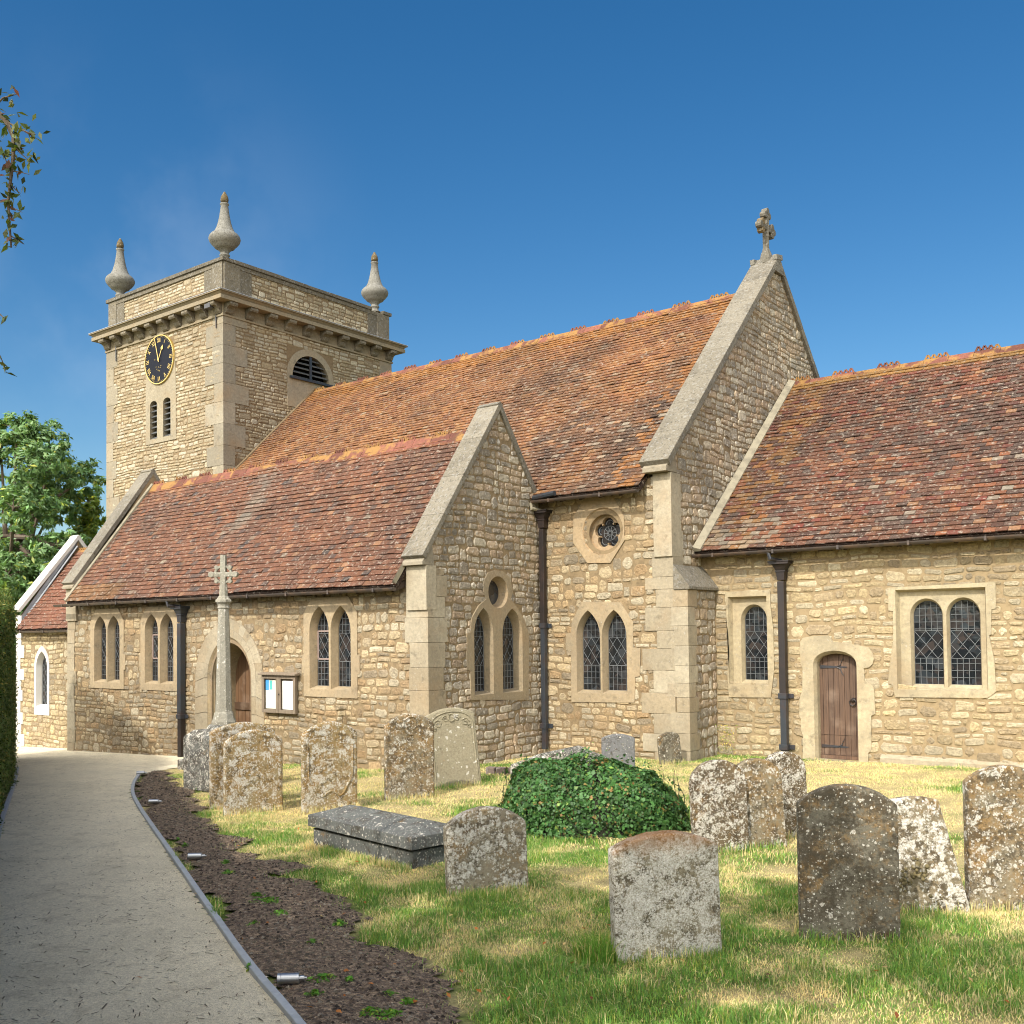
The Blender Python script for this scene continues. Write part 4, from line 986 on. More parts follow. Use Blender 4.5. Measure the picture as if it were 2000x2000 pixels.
g = MB(); hx, hz = kd(805, 900); n_ = 20; ringp = [(hx+.052*math.cos(2*math.pi*i/n_), ys+.135, hz-.01+.052*math.sin(2*math.pi*i/n_)) for i in range(n_+1)]
g.tube(ringp, .010, 6, cap=False); g.lathe((hx, ys+.15, hz+.03), [(.0, -.02), (.03, -.02), (.03, .02), (0, .02)], 10); g.obox((hx+.01, ys+.155, hz+.035), (.03, 0, 0), (0, .008, 0), (0, 0, .032)); g.build('ring_handle', M['rust'], pdo)
roof(church, CH['x0']+.01, CH['x1']+.15, (CH['ye'], CH['ze']+.03), (CH['yr'], CH['zr']-.03), (CH['y1']+.3, CH['ze']+.03), col_chancel, seed=81, rv=.125, tw=.17)
ridge(church, CH['x0']+.02, CH['x1']+.1, CH['yr'], CH['zr']-.05, seed=82, slope=40, hgt=.085)
# mortar fillets where the roofs meet walls
def fillet(x, P0, P1, th=.05, w_=.09, mat='render', sx=1):
    a, b = V(x, *P0), V(x, *P1); d = b-a; L = np.linalg.norm(d); d /= L; nrm = np.cross(V(1, 0, 0), d); nrm *= 1 if nrm[2] > 0 else -1
    mb = MB(); mb.prism([a+nrm*.01, a+nrm*(.01+th+.05), a+nrm*.055+V(sx*w_, 0, 0), a+nrm*.01+V(sx*w_, 0, 0)], b-a); return mb.build('mortar_fillet', M[mat], church)
fillet(CH['x0']+.03, (CH['ye']-.02, CH['ze']+.02), (CH['yr'], CH['zr']-.02), w_=.13)
fillet(T['x1']+.02, (NV['ye'], NV['ze']), (NV['yr'], NV['zr']-.02), w_=.03, th=.02, mat='mortar_tower')
fillet(AI['x0']+.42, (AI['ye'], AI['ze']+.02), (AI['yr'], AI['zr']-.02), w_=.04, th=.02)
fillet(AI['x1']-.42, (AI['ye'], AI['ze']+.02), (AI['yr'], AI['zr']-.02), w_=.05, sx=-1)

# ---------------- annexe at the west end
an = dict(x0=-25.40, x1=-22.42, y0=12.9, yr=14.37, ze=.21+Z, zr=2.30+Z)
gX = float(gz(-26))-.2; fX = frS(an['y0']); ux = lambda x, y: uzS(an['y0'], [dW(x, y)])[0]
AW = [(ux(317, 1300)[0], ux(412, 1300)[0], ux(380, 1495)[1], ux(380, 1160)[1], ux(365, 1018)[1])]
xb = MB(); flat_poly(xb, fX, [(an['x0'], gX), (an['x1'], gX), (an['x1'], an['ze']+.1), (an['x0'], an['ze']+.1)], [arch(*AW[0])], 0)
axg = [(an['y0'], gX), (an['y0'], an['ze']+.3), (an['yr'], an['zr']+.25), (16.0, an['ze']+.3), (16.0, gX)]
flat_poly(xb, Fr((an['x0'], 0, 0), (0, 1, 0), (-1, 0, 0)), axg, (), 0); flat_poly(xb, Fr((an['x0']+.3, 0, 0), (0, 1, 0), (1, 0, 0)), axg, (), 0)
axo = xb.build('annexe_wall', M['mortar'], church)
st = MB(); rubble(st, fX, gX, an['ze'], lambda z: [(an['x0']+.05, an['x1'])], [bb(AW[0])], h=(.08, .15), wd=(.13, .38), pal=PAL_CH, seed=91); st.build('stonework', M['rubble'], axo)
WH = [(.52, .50, .46), (.55, .53, .49)]
quoins(axo, an['x0'], an['y0'], gX, an['ze']+.35, 1, 1, L=(.34, .2), hh=(.24, .32), pal=WH, mat='white_stone', seed=92, p=.03)
a0 = arch(AW[0][0]-.09, AW[0][1]+.09, AW[0][2]-.20, AW[0][3], AW[0][4]+.13)
window(church, fX, a0, AW, stone_m='white_stone', col=(.54, .52, .48), pat=(.0, 1.0), dep=.13, inset=.02, cell=.08)
coping(church, an['x0']-.04, an['x0']+.32, [(an['y0']-.16, an['ze']+.52), (an['yr'], an['zr']+.43), (16.0, an['ze']+.5)], th=.09, mat='white_stone', pal=WH, blocks=1.3, seed=93)
kn = MB(); kn.box((an['x0']-.01, an['y0']-.06, an['ze']-.2), (an['x0']+.29, an['y0']+.2, an['ze']+.38), WH[0]); kn.build('kneeler', M['white_stone'], church, bevel=.005)
roof(church, an['x0']+.3, an['x1']+.02, (an['y0']-.2, an['ze']+.03), (an['yr'], an['zr']-.02), (16.0, an['ze']+.2), col_annex, seed=94)
ridge(church, an['x0']+.3, an['x1'], an['yr'], an['zr']-.05, seed=95, slope=50, hgt=.06)
fl_ = MB(); a, b = V(an['x0']+.30, an['y0']-.05, an['ze']+.14), V(an['x0']+.30, an['yr']-.05, an['zr']+.05)
fl_.add([a, b, b+V(.0, 0, .25), a+V(0, 0, .25)], [(0, 1, 2, 3)]); fl_.prism([a+V(.0, 0, .06), a+V(.07, 0, .055), a+V(.07, 0, .075), a+V(0, 0, .09)], b-a); fl_.build('lead_flashing', M['leadflash'], church)

# ---------------- gutters, eaves and rainwater pipes
def gutter(x0, x1, y, z, r=.055, name='gutter', br=1.1):
    mb = MB(); n = 8; vs = []
    for x in (x0, x1):
        for rr in (r, r-.008):
            for k in range(n+1):
                t = math.pi+math.pi*k/n; vs.append((x, y+rr*math.cos(t), z+rr*math.sin(t)))
    m_ = n+1; fs = []
    for k in range(n): fs += [(k, k+1, 2*m_+k+1, 2*m_+k), (m_+k, 3*m_+k, 3*m_+k+1, m_+k+1)]
    fs += [(0, 2*m_, 3*m_, m_), (n, m_+n, 3*m_+n, 2*m_+n), tuple(range(0, m_)), tuple(range(2*m_, 3*m_))]
    mb.add(vs, fs)
    x = x0+.4
    while x < x1: mb.box((x-.018, y-r-.006, z-r-.006), (x+.018, y+r+.05, z-r+.004)); mb.box((x-.018, y-r-.008, z-r), (x+.018, y-r+.004, z+.008)); x += br
    return mb.build(name, M['gutter'], church)
gutter(AI['x0']+.02, AI['x1']-.42, AI['ye']-.05, AI['ze']-.03)
gutter(-11.15, NV['x1']-.46, NV['ye']-.05, NV['ze']-.03)
gutter(CH['x0']+.02, CH['x1']+.1, CH['ye']-.05, CH['ze']-.03)
gutter(an['x0']+.3, an['x1'], an['y0']-.25, an['ze']-.02, r=.045)
g = MB()
for (x0, x1, yy, y0, z) in ((AI['x0']+.45, AI['x1']-.44, AI['ye'], AI['y0'], AI['ze']), (-11.1, NV['x1']-.5, NV['ye'], NV['y0'], NV['ze']), (CH['x0']+.05, CH['x1'], CH['ye'], CH['y0'], CH['ze'])):
    x = x0+.1
    while x < x1: g.prism([(x, yy+.02, z-.10), (x, yy+.02, z-.02), (x, y0+.02, z+.12), (x, y0+.02, z+.0)], (.06, 0, 0)); x += .42
g.build('rafter_ends', M['soffit'], church)
def pipe(px_top, px_bot, ytop, ybot, y, hop=True, gut=None, w_=.10, zh=None, bands=(), upper='iron', lower='iron', hopw=.17, neck='iron'):
    P1 = on(*px_top, 1, y); P0 = on(*px_bot, 1, y); x = (P1[0]+P0[0])/2
    zt, zb_ = P1[2], P0[2]; mb = MB(); yc = y-.10; h2 = w_/2; zs = bands[0] if bands else (zt+zb_)/2
    mb.box((x-h2, yc-h2, zs), (x+h2, yc+h2, zt)); o = mb.build('downpipe', M[upper], church, bevel=.006)
    m2 = MB(); m2.box((x-h2*.92, yc-h2*.92, zb_), (x+h2*.92, yc+h2*.92, zs-.002)); m2.build('lower_length', M[lower], o, bevel=.006)
    m3 = MB()
    for b in bands: m3.box((x-h2-.015, yc-h2-.015, b-.045), (x+h2+.015, yc+h2+.012, b+.045)); m3.box((x-h2-.07, y-.05, b-.04), (x+h2+.09, y-.03, b+.04))
    m3.build('brackets', M['iron'], o, bevel=.004)
    if hop:
        m4 = MB(); hw = hopw
        for (za, zb2, wa, wb) in ((.02, .16, .06, .075), (.161, .185, .09, .09), (.186, .29, .075, .13), (.291, .33, hw, hw), (.331, .35, hw+.015, hw+.015)):
            m4.add([(x-wa, yc-wa*.8, zt+za), (x+wa, yc-wa*.8, zt+za), (x+wa, y-.005, zt+za), (x-wa, y-.005, zt+za), (x-wb, yc-wb*.8, zt+zb2), (x+wb, yc-wb*.8, zt+zb2), (x+wb, y-.005, zt+zb2), (x-wb, y-.005, zt+zb2)], BOXF)
        m4.build('hopper', M[upper], o, bevel=.004)
        if gut: m5 = MB(); m5.tube([(x+gut[0], gut[1], gut[2]), (x+gut[0]*.8, gut[1], gut[2]-.10), (x, yc+.0, zt+.345)], .035, 8); m5.build('swan_neck', M[neck], o)
    return o
pb = lambda x, y, f, yw: float(on(*f(x, y), 1, yw)[2])
pipe(dL(995, 600), dL(1003, 1335), 0, 0, AI['y0'], gut=(-.12, AI['ye']-.05, AI['ze']-.07), bands=(pb(1000, 1100, dL, AI['y0']),), lower='rust', w_=.12)
pipe((1066, 1034), (1070, 1462), 0, 0, NV['y0'], gut=(-.08, NV['ye']-.05, NV['ze']-.07), bands=(float(on(1069, 1222, 1, NV['y0'])[2]), float(on(1069, 1417, 1, NV['y0'])[2])), upper='rust', neck='render')
pipe(dF(634, 375), dF(660, 1310), 0, 0, CH['y0'], gut=(-.12, CH['ye']-.05, CH['ze']-.07), bands=(pb(650, 990, dF, CH['y0']), pb(658, 1265, dF, CH['y0'])), upper='rust', w_=.115)
g = MB(); g.tube([(-11.1, 15.45, 4.62), (-10.6, 15.42, 4.66)], .05, 8); g.build('valley_outlet', M['iron'], church)
# second slim pipe beside the aisle downpipe
g = MB(); P = on(*dL(974, 1330), 1, AI['y0']-.04); g.tube([(P[0], AI['y0']-.04, P[2]), (P[0]-.0, AI['y0']-.04, AI['ze']-.15)], .018, 6); g.build('conductor_rod', M['iron'], church)

# ------------------------------------------------------------------ ground, path, soil
KR = [ground(*dD(*q))[:2] for q in [(262, 1466), (252, 1480), (249, 1500), (257, 1517), (270, 1540), (320, 1612), (400, 1730), (470, 1832), (560, 1936)]]
KR = [np.array(p) for p in KR]; dirn = (KR[-1]-KR[-3]); dirn /= np.linalg.norm(dirn); KR += [KR[-1]+dirn*2.5, KR[-1]+dirn*6]
KL = [ground(*dD(*q))[:2] for q in [(33, 1452), (28, 1478), (20, 1503), (10, 1530), (0, 1560)]]; KL = [np.array(p) for p in KL]
nperp = np.array([-dirn[1], dirn[0]]); nperp *= -1 if nperp[1] > 0 else 1
KL += [np.array([-9.0, 4.32]), np.array([-5.4, 2.35]), np.array([-2.0, .45]), np.array([2.2, -1.9])]
def resample(P, s):
    out = [P[0]]
    for a, b in zip(P[:-1], P[1:]):
        n = max(1, int(np.linalg.norm(b-a)/s)); out += [a+(b-a)*(k+1)/n for k in range(n)]
    return out
def smooth(P, it=2):
    for _ in range(it):
        Q = [P[0]]
        for a, b in zip(P[:-1], P[1:]): Q += [a*.75+b*.25, a*.25+b*.75]
        P = Q+[P[-1]]
    return P
KRs, KLs = smooth(KR), smooth(KL)
path_poly = [tuple(p) for p in KRs]+[tuple(p) for p in KLs[::-1]]+[(-27.5, 10.2), (-27.5, 12.95), (-22.4, 12.95), (-22.4, 12.62), (-17.4, 12.62), (-16.2, 11.3), (-15.9, 10.6)]
soil_in = [ground(*dD(*q))[:2] for q in [(262, 1466), (290, 1452), (330, 1475), (365, 1510), (400, 1545), (440, 1580), (500, 1612), (545, 1640), (590, 1672), (640, 1700), (700, 1745), (740, 1790), (800, 1830), (828, 1870), (846, 1936)]]
soil_in = [np.array(p) for p in soil_in]; soil_in += [soil_in[-1]+np.array([3.0, -1.7])]
soil_poly = [tuple(p) for p in soil_in]+[tuple(p) for p in KRs[::-1] if p[0] < 1.8]
def in_poly(P, X, Y):
    c = np.zeros(X.shape, bool); n = len(P)
    for i in range(n):
        x0, y0 = P[i]; x1, y1 = P[(i+1) % n]
        if y0 == y1: continue
        cond = ((y0 > Y) != (y1 > Y)) & (X < (x1-x0)*(Y-y0)/(y1-y0)+x0); c ^= cond
    return c
patch = lambda X, Y: vn.fbm(X*.9+3, Y*.9+8, 4)*.65+vn2.fbm(X*3.1, Y*3.1, 3)*.35
def in_soilf(X, Y, j=.19):
    return in_poly(soil_poly, X+(vn2.fbm(X*2.3, Y*2.3, 3)-.5)*j*4, Y+(vn3.fbm(X*2.3+9, Y*2.3, 3)-.5)*j*4)
def grid_mesh(name, x0, x1, y0, y1, s, zf, mask, colf, mat, kind='structure'):
    nx, ny = int((x1-x0)/s)+1, int((y1-y0)/s)+1
    X, Y = np.meshgrid(x0+np.arange(nx)*s, y0+np.arange(ny)*s, indexing='ij'); Zv = zf(X, Y)
    idx = np.arange(nx*ny).reshape(nx, ny); Xc, Yc = X[:-1, :-1]+s/2, Y[:-1, :-1]+s/2; mk = mask(Xc, Yc)
    a, b, c, d = idx[:-1, :-1][mk], idx[1:, :-1][mk], idx[1:, 1:][mk], idx[:-1, 1:][mk]; q = np.stack([a, b, c, d], 1)
    used = np.unique(q); rm = np.full(nx*ny, -1); rm[used] = np.arange(len(used)); q = rm[q]
    co = np.stack([X.ravel()[used], Y.ravel()[used], Zv.ravel()[used]], 1)
    me = bpy.data.meshes.new(name); me.from_pydata(co.tolist(), [], q.tolist())
    at = me.attributes.new("Col", 'FLOAT_COLOR', 'POINT'); cc = np.ones((len(used), 4), np.float32); cc[:, :3] = colf(co[:, 0], co[:, 1]); at.data.foreach_set("color", cc.ravel())
    me.polygons.foreach_set("use_smooth", [True]*len(me.polygons)); me.materials.append(mat)
    o = bpy.data.objects.new(name, me); scene.collection.objects.link(o); o['kind'] = kind; return o
straw, green, brown = np.array(lin(206, 190, 142)), np.array(lin(112, 142, 62)), np.array(lin(130, 106, 70))
greenness_pts = None
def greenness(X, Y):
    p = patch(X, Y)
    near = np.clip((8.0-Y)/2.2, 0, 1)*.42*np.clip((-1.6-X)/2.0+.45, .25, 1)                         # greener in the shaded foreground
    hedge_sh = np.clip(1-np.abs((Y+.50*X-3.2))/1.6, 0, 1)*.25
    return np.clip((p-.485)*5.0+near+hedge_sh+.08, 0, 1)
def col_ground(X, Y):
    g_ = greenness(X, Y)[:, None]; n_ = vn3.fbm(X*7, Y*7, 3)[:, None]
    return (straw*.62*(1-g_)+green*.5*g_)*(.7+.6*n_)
grd_m, t, b = newmat('grass ground'); g = NG(t)
col = g.mix(1.0, g.attr(), g.ramp(g.noise(60, 6, .7), [(.3, (.6, .6, .6)), (.7, (1.35, 1.3, 1.2))]), 'MULTIPLY'); g.l(col, b.inputs["Base Color"]); b.inputs["Roughness"].default_value = .95; b.inputs["Specular IOR Level"].default_value = .1
g.bump(g.noise(70, 6, .7), .8, .02, b)
def gheight(X, Y): return gz(X)+(vn.fbm(X*.8, Y*.8, 3)-.5)*.05*np.clip((Y-3)/3, 0, 1)*np.clip((12.3-Y)/1.5, 0, 1)
# one sheet: fine near the camera, reaching the horizon
xs = np.concatenate([[-900, -500, -250, -120, -70, -45, -34], np.arange(-30, 4.01, .16), [6, 10, 20, 45, 120, 300, 900]])
ys = np.concatenate([[-900, -300, -100, -40, -15, -6, -2], np.arange(0, 18.01, .16), [20, 24, 30, 45, 80, 150, 400, 1200]])
X, Y = np.meshgrid(xs, ys, indexing='ij'); nx, ny = X.shape; Zg = gheight(X, Y)
idx = np.arange(nx*ny).reshape(nx, ny); q = np.stack([idx[:-1, :-1].ravel(), idx[1:, :-1].ravel(), idx[1:, 1:].ravel(), idx[:-1, 1:].ravel()], 1)
me = bpy.data.meshes.new('ground'); me.from_pydata(np.stack([X.ravel(), Y.ravel(), Zg.ravel()], 1).tolist(), [], q.tolist())
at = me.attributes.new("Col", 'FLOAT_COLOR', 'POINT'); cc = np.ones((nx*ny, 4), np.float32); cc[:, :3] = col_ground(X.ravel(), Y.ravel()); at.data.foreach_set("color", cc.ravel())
me.polygons.foreach_set("use_smooth", [True]*len(me.polygons)); me.materials.append(grd_m)
go = bpy.data.objects.new('ground', me); scene.collection.objects.link(go); go['kind'] = 'structure'
# path
pm, t, b = newmat('bound gravel'); g = NG(t)
c = g.ramp(g.noise(160, 4, .8), [(.30, lin(136, 122, 98)), (.43, lin(214, 202, 174)), (.58, lin(236, 226, 202)), (.72, lin(250, 245, 228))])
c = g.mix(g.map(g.noise(1.3, 4, .6), .4, .7, 0, .35), c, lin(184, 176, 154)); vo = g.vor(95); c = g.mix(g.math('LESS_THAN', vo.outputs["Distance"], .20), c, lin(104, 90, 72)); c = g.mix(g.map(g.noise(5, 6, .7), .50, .72, 0, .40), c, lin(150, 134, 108)); c = g.mix(1.0, c, g.ramp(g.noise(46, 6, .8), [(.34, (.80, .79, .76)), (.5, (1.06, 1.05, 1.02)), (.66, (1.25, 1.24, 1.2))]), 'MULTIPLY')
g.l(c, b.inputs["Base Color"]); b.inputs["Roughness"].default_value = .95; b.inputs["Specular IOR Level"].default_value = .15; g.bump(g.math('ADD', g.noise(180, 4, .8), g.noise(50, 5, .8)), .9, .010, b)
hw = lambda X, Y: gz(X)+.022+(vn2.fbm(X*.7, Y*.7, 2)-.5)*.02
mb = MB()
pv = [Vector((p[0], p[1], 0)) for p in path_poly]
o = grid_mesh('path', -28, 3, -3, 13.2, .1, lambda X, Y: gheight(X, Y)*0+np.maximum(hw(X, Y), gheight(X, Y)+.012), lambda X, Y: in_poly([tuple(p) for p in path_poly], X, Y), lambda a, b_: np.ones((len(a), 3)), pm)
# kerb edging, one block after another
def kerb(P, name, off, hgt=.035, w_=.055):
    mb = MB(); P = resample(P, .9); rd = random.Random(1)
    for a, b_ in zip(P[:-1], P[1:]):
        d = b_-a; L = np.linalg.norm(d)
        if L < .02: continue
        d = d/L; nrm_ = np.array([-d[1], d[0]]); c_ = hsv((1, 1, 1), rd.uniform(.9, 1.05)); z0, z1 = float(gz(a[0])), float(gz(b_[0]))
        vs = []
        for (p, zz) in ((a+d*.001, z0), (b_-d*.001, z1)):
            for s_, h_ in ((-w_/2, -.1), (w_/2, -.1), (w_/2, hgt+.02), (-w_/2, hgt+.02)): q_ = p+nrm_*s_; vs.append((q_[0], q_[1], zz+h_))
        mb.add(vs, [(0, 1, 2, 3), (7, 6, 5, 4), (0, 4, 5, 1), (1, 5, 6, 2), (2, 6, 7, 3), (3, 7, 4, 0)], c_)
    o = mb.build(name, M['kerb'], bevel=.006); o['kind'] = 'structure'; return o
kerb(KRs, 'path_edging', 0, w_=.05); kerb(KLs, 'path_edging', 0)
# soil bed
sm, t, b = newmat('dark soil'); g = NG(t)
c = g.ramp(g.noise(24, 8, .75), [(.32, lin(56, 44, 36)), (.47, lin(108, 90, 74)), (.62, lin(168, 146, 120))])
vo = g.vor(55, vec=g.warp(.01, 30)); sep = g.n("ShaderNodeSeparateColor"); g.l(vo.outputs["Color"], sep.inputs[0])
c = g.mix(g.math('MULTIPLY', g.math('LESS_THAN', vo.outputs["Distance"], .28), g.math('LESS_THAN', sep.outputs[0], .22)), c, lin(168, 150, 124))
g.l(c, b.inputs["Base Color"]); b.inputs["Roughness"].default_value = .95; g.bump(g.math('ADD', g.noise(26, 8, .75), vo.outputs["Distance"]), 1.0, .03, b)
def soil_in_(X, Y): return sum(in_soilf(X+a, Y+b_).astype(float) for a, b_ in ((.10, 0), (-.10, 0), (0, .10), (0, -.10), (.2, .1), (-.2, -.1)))/6
soilz = lambda X, Y: gheight(X, Y)-.006+.048*soil_in_(X, Y)+(vn2.fbm(X*9, Y*9, 4)-.5)*.035
o = grid_mesh('soil_bed', -17.5, 2, -1, 12, .06, soilz, lambda X, Y: in_soilf(X, Y) & ~in_poly(path_poly, X, Y), lambda a, b_: np.ones((len(a), 3)), sm)

# ------------------------------------------------------------------ vegetation helpers
def leaf_mat(name, rough=.5, trans=.25):
    m_, t, b = newmat(name); g = NG(t)
    col = g.mix(1.0, g.attr(), g.ramp(g.noise(3, 3), [(.3, (.75, .78, .7)), (.7, (1.25, 1.2, 1.1))]), 'MULTIPLY')
    g.l(col, b.inputs["Base Color"]); b.inputs["Roughness"].default_value = rough; b.inputs["Specular IOR Level"].default_value = .35
    tr = g.n("ShaderNodeBsdfTranslucent"); g.l(g.mix(1.0, col, (1.3, 1.4, .6), 'MULTIPLY'), tr.inputs[0])
    mx = g.n("ShaderNodeMixShader"); mx.inputs[0].default_value = trans; g.l(b.outputs[0], mx.inputs[1]); g.l(tr.outputs[0], mx.inputs[2])
    g.l(mx.outputs[0], t.nodes["Material Output"].inputs["Surface"]); return m_
M['leaf'] = leaf_mat('leaves'); M['grass'] = leaf_mat('grass blades', .7, .2); M['ivy'] = leaf_mat('ivy leaves', .55, .12)
M['bark'] = plain('bark', lin(92, 80, 66), .9, nz=(8, lin(60, 52, 44), .8))
def leaves(C, nrm_, size, asp, cols, rg, droop=0):
    """diamond leaves: centres C (N,3), approx normals, sizes -> quads"""
    N = len(C); nn = nrm_+rg.normal(0, .55, (N, 3)); nn /= np.linalg.norm(nn, axis=1)[:, None]+1e-9
    t = rg.normal(0, 1, (N, 3)); t[:, 2] -= droop; t -= (t*nn).sum(1)[:, None]*nn; t /= np.linalg.norm(t, axis=1)[:, None]+1e-9; s = np.cross(nn, t)
    L = (size*rg.uniform(.6, 1.3, N))[:, None]; W = L*asp
    v = np.stack([C-t*L*.5, C+s*W*.5-t*L*.05+nn*L*.08, C+t*L*.5, C-s*W*.5-t*L*.05+nn*L*.08], 1).reshape(-1, 3)
    return v, cols
def colvar(base, N, rg, amt=.2, alt=None, pr=.1):
    c = np.tile(np.array(base), (N, 1))
    if alt is not None:
        for a in alt:
            k = rg.random(N) < pr/len(alt); c[k] = np.array(a)
    return np.clip(c*rg.uniform(1-amt, 1+amt, (N, 1))*rg.uniform(.93, 1.07, (N, 3)), 0, 1)
def blob_pts(c, r, n, rg, shell=.5):
    d = rg.normal(0, 1, (n, 3)); d /= np.linalg.norm(d, axis=1)[:, None]; rr = (shell+(1-shell)*rg.random(n))[:, None]
    return np.array(c)+d*rr*np.array(r), d

def make_tree(name, label, cat, base, height, clumps, leaf_n, leaf_s, base_col, alts, seed, trunk_r=.25, asp=.45, droop=.3, group=None, top=.62, extra=None):
    """clumps: list of (centre offset xyz, radii xyz). Limbs run from the trunk to every clump."""
    rg = np.random.default_rng(seed); rd = random.Random(seed)
    root = empty(name, base); tag(root, label, cat, group)
    tb_ = MB(); B = V(*base); tp = B+V(0, 0, height*top)
    pts = [B+(tp-B)*k/6+V(rd.uniform(-.08, .08), rd.uniform(-.08, .08), 0)*(k > 0) for k in range(7)]; tb_.tube(pts, [trunk_r*(1.25 if k == 0 else 1-.11*k) for k in range(7)], 9)
    tb_.build('trunk', M['bark'], root, smooth=True)
    lb = MB(); Cs, Ns, cols = [], [], []
    vol = np.array([r[0]*r[1]*r[2] for _, r in clumps])**(2/3); per = (leaf_n*vol/vol.sum()).astype(int)
    for (c, r), n in zip(clumps, per):
        c = B+V(*c); a = pts[rd.randint(3, 6)]; mid = (a+c)/2+V(rd.uniform(-.3, .3), rd.uniform(-.3, .3), rd.uniform(0, .4))*r[0]*.4
        lb.tube([a, mid, c, c+V(rd.uniform(-.5, .5), rd.uniform(-.5, .5), .5)*np.array(r)], [trunk_r*.34, trunk_r*.22, trunk_r*.12, .012], 6)
        k = max(4, int(n/55))                       # sprays within the clump
        sc, sdv = blob_pts(c, r, k, rg, .35)
        for i in range(k):
            m_ = 55; P, d = blob_pts(sc[i], np.array(r)*rg.uniform(.16, .30), m_, rg, .1)
            q = rg.uniform(.75, 1.25); Cs.append(P); Ns.append(sdv[i]*.6+d*.3+V(0, 0, .5)); cols.append(colvar(np.array(base_col)*q, m_, rg, .22, alts, .12))
            if i % 4 == 0: lb.tube([c, (c+sc[i])/2+V(0, 0, .1), sc[i]], [trunk_r*.07, trunk_r*.04, .006], 5)
    if extra: extra(lb, Cs, Ns, cols, rg, rd, B)
    lb.build('limbs', M['bark'], root)
    C_, N_, K_ = np.concatenate(Cs), np.concatenate(Ns), np.concatenate(cols)
    v, c = leaves(C_, N_, leaf_s, asp, K_, rg, droop); fast_mesh('crown', v, 4, c, M['leaf'], parent=root)
    return root
# ------------------------------------------------------------------ big ash and its neighbour behind the annexe
def clump_ring(n, R0, z0, z1, r, seed):
    rd = random.Random(seed); out = []
    for k in range(n):
        t = k/n; a = rd.uniform(0, 2*math.pi); zz = z0+(z1-z0)*((k*7 % n)/n); w_ = math.sin(math.pi*min(1, .12+.88*(zz-z0)/(z1-z0+.01))*.96)
        rr = R0*w_*math.sqrt(rd.random()); s_ = r*rd.uniform(.7, 1.2); out.append(((rr*math.cos(a), rr*math.sin(a), zz), (s_, s_, s_*.75)))
    return out
pt_ = lambda px, py, dist: V(0, 0, EYE)+ray(px, py)*dist
Bs = pt_(20, 1240, 40); Bs[2] = float(gz(-30))
make_tree('ash_tree', 'tall blue green ash tree rising behind the white coped annexe', 'tree', tuple(Bs), 11.2, clump_ring(46, 4.9, 1.0, 11.1, 1.25, 5), 72000, .25, lin(108, 138, 92), [lin(160, 170, 84), lin(146, 174, 144)], 6, trunk_r=.36, droop=.8, asp=.36)
Bs2 = pt_(172, 1240, 44); Bs2[2] = float(gz(-30))
make_tree('maple_tree', 'narrow yellow tinged tree between the ash and the tower', 'tree', tuple(Bs2), 9.2, [((0, 0, z_), (.75+.25*math.sin(z_), .8, .9)) for z_ in np.arange(1.4, 9.0, .62)]+[((-.5, .2, z_), (.7, .7, .7)) for z_ in (3, 4.6, 6)], 18000, .22, lin(126, 146, 62), [lin(190, 180, 60), lin(60, 86, 36)], 8, trunk_r=.2)
Bs3 = pt_(-60, 1240, 34); Bs3[2] = float(gz(-30))
make_tree('holly_tree', 'dark low tree left of the ash, partly behind the hedge', 'tree', tuple(Bs3), 6, clump_ring(16, 2.2, .6, 5.6, 1.0, 15), 16000, .20, lin(96, 126, 66), [lin(130, 150, 60)], 16, trunk_r=.2)

# ------------------------------------------------------------------ hedge on the left of the path
hd = empty('hedge', (-14.5, 6.3, float(gz(-14.5)))); tag(hd, 'tall clipped dark yew hedge along the left side of the gravel path', 'hedge')
rg = np.random.default_rng(44)
hp = [np.array(p) for p in [(-21.9, 10.55), (-18.9, 9.30), (-16.3, 7.98), (-14.4, 6.86), (-12.0, 5.62), (-9.2, 4.15), (-5.5, 2.1), (-2.2, .25), (1.2, -1.6)]]
hp = [p+np.array([.05, .16]) for p in hp]
core_ = MB(); Cs, Ns = [], []
def hh_(x): return 3.45 if x < -19.5 else (3.15 if x < -17 else (2.86 if x < -12 else 2.75))
for a, b_ in zip(hp[:-1], hp[1:]):
    d = b_-a; L = np.linalg.norm(d); d /= L; nr = np.array([d[1], -d[0]]); nr *= -1 if nr[1] > 0 else 1   # nr points away from the path (south-west)
    zA = float(gz((a[0]+b_[0])/2)); h_ = hh_(a[0]); TH = 1.3
    q = [a+nr*.10, b_+nr*.10, b_+nr*(TH-.1), a+nr*(TH-.1)]
    core_.add([(p[0], p[1], zA-.1) for p in q]+[(p[0], p[1], zA+h_-.12) for p in q], BOXF)
    dens = 1500 if a[0] < -10 else 420
    for (k, area) in (('f', L*h_), ('t', L*TH), ('b', L*h_*.5)):
        n = int(dens*area); u = rg.random(n)*L
        if k == 't': w_ = rg.random(n)*TH; zz = h_+rg.normal(0, .03, n)+.03*np.sin(u*5); nm = V(0, 0, 1)
        else:
            zz = rg.random(n)*h_; w_ = rg.normal(0, .035, n)+.05*np.sin(zz*2.6+u*1.3)*.6+np.clip(zz-h_+.25, 0, 1)*.5; nm = np.append(-nr, .2)
            if k == 'b': w_ = TH-w_; nm = np.append(nr, .2)
        P = a[None]+d[None]*u[:, None]+nr[None]*w_[:, None]; Cs.append(np.column_stack([P, zA+zz])); Ns.append(np.tile(nm, (n, 1)))
n = 2500; e_ = hp[0]; d = hp[1]-hp[0]; d /= np.linalg.norm(d); nr = np.array([d[1], -d[0]]); nr *= -1 if nr[1] > 0 else 1
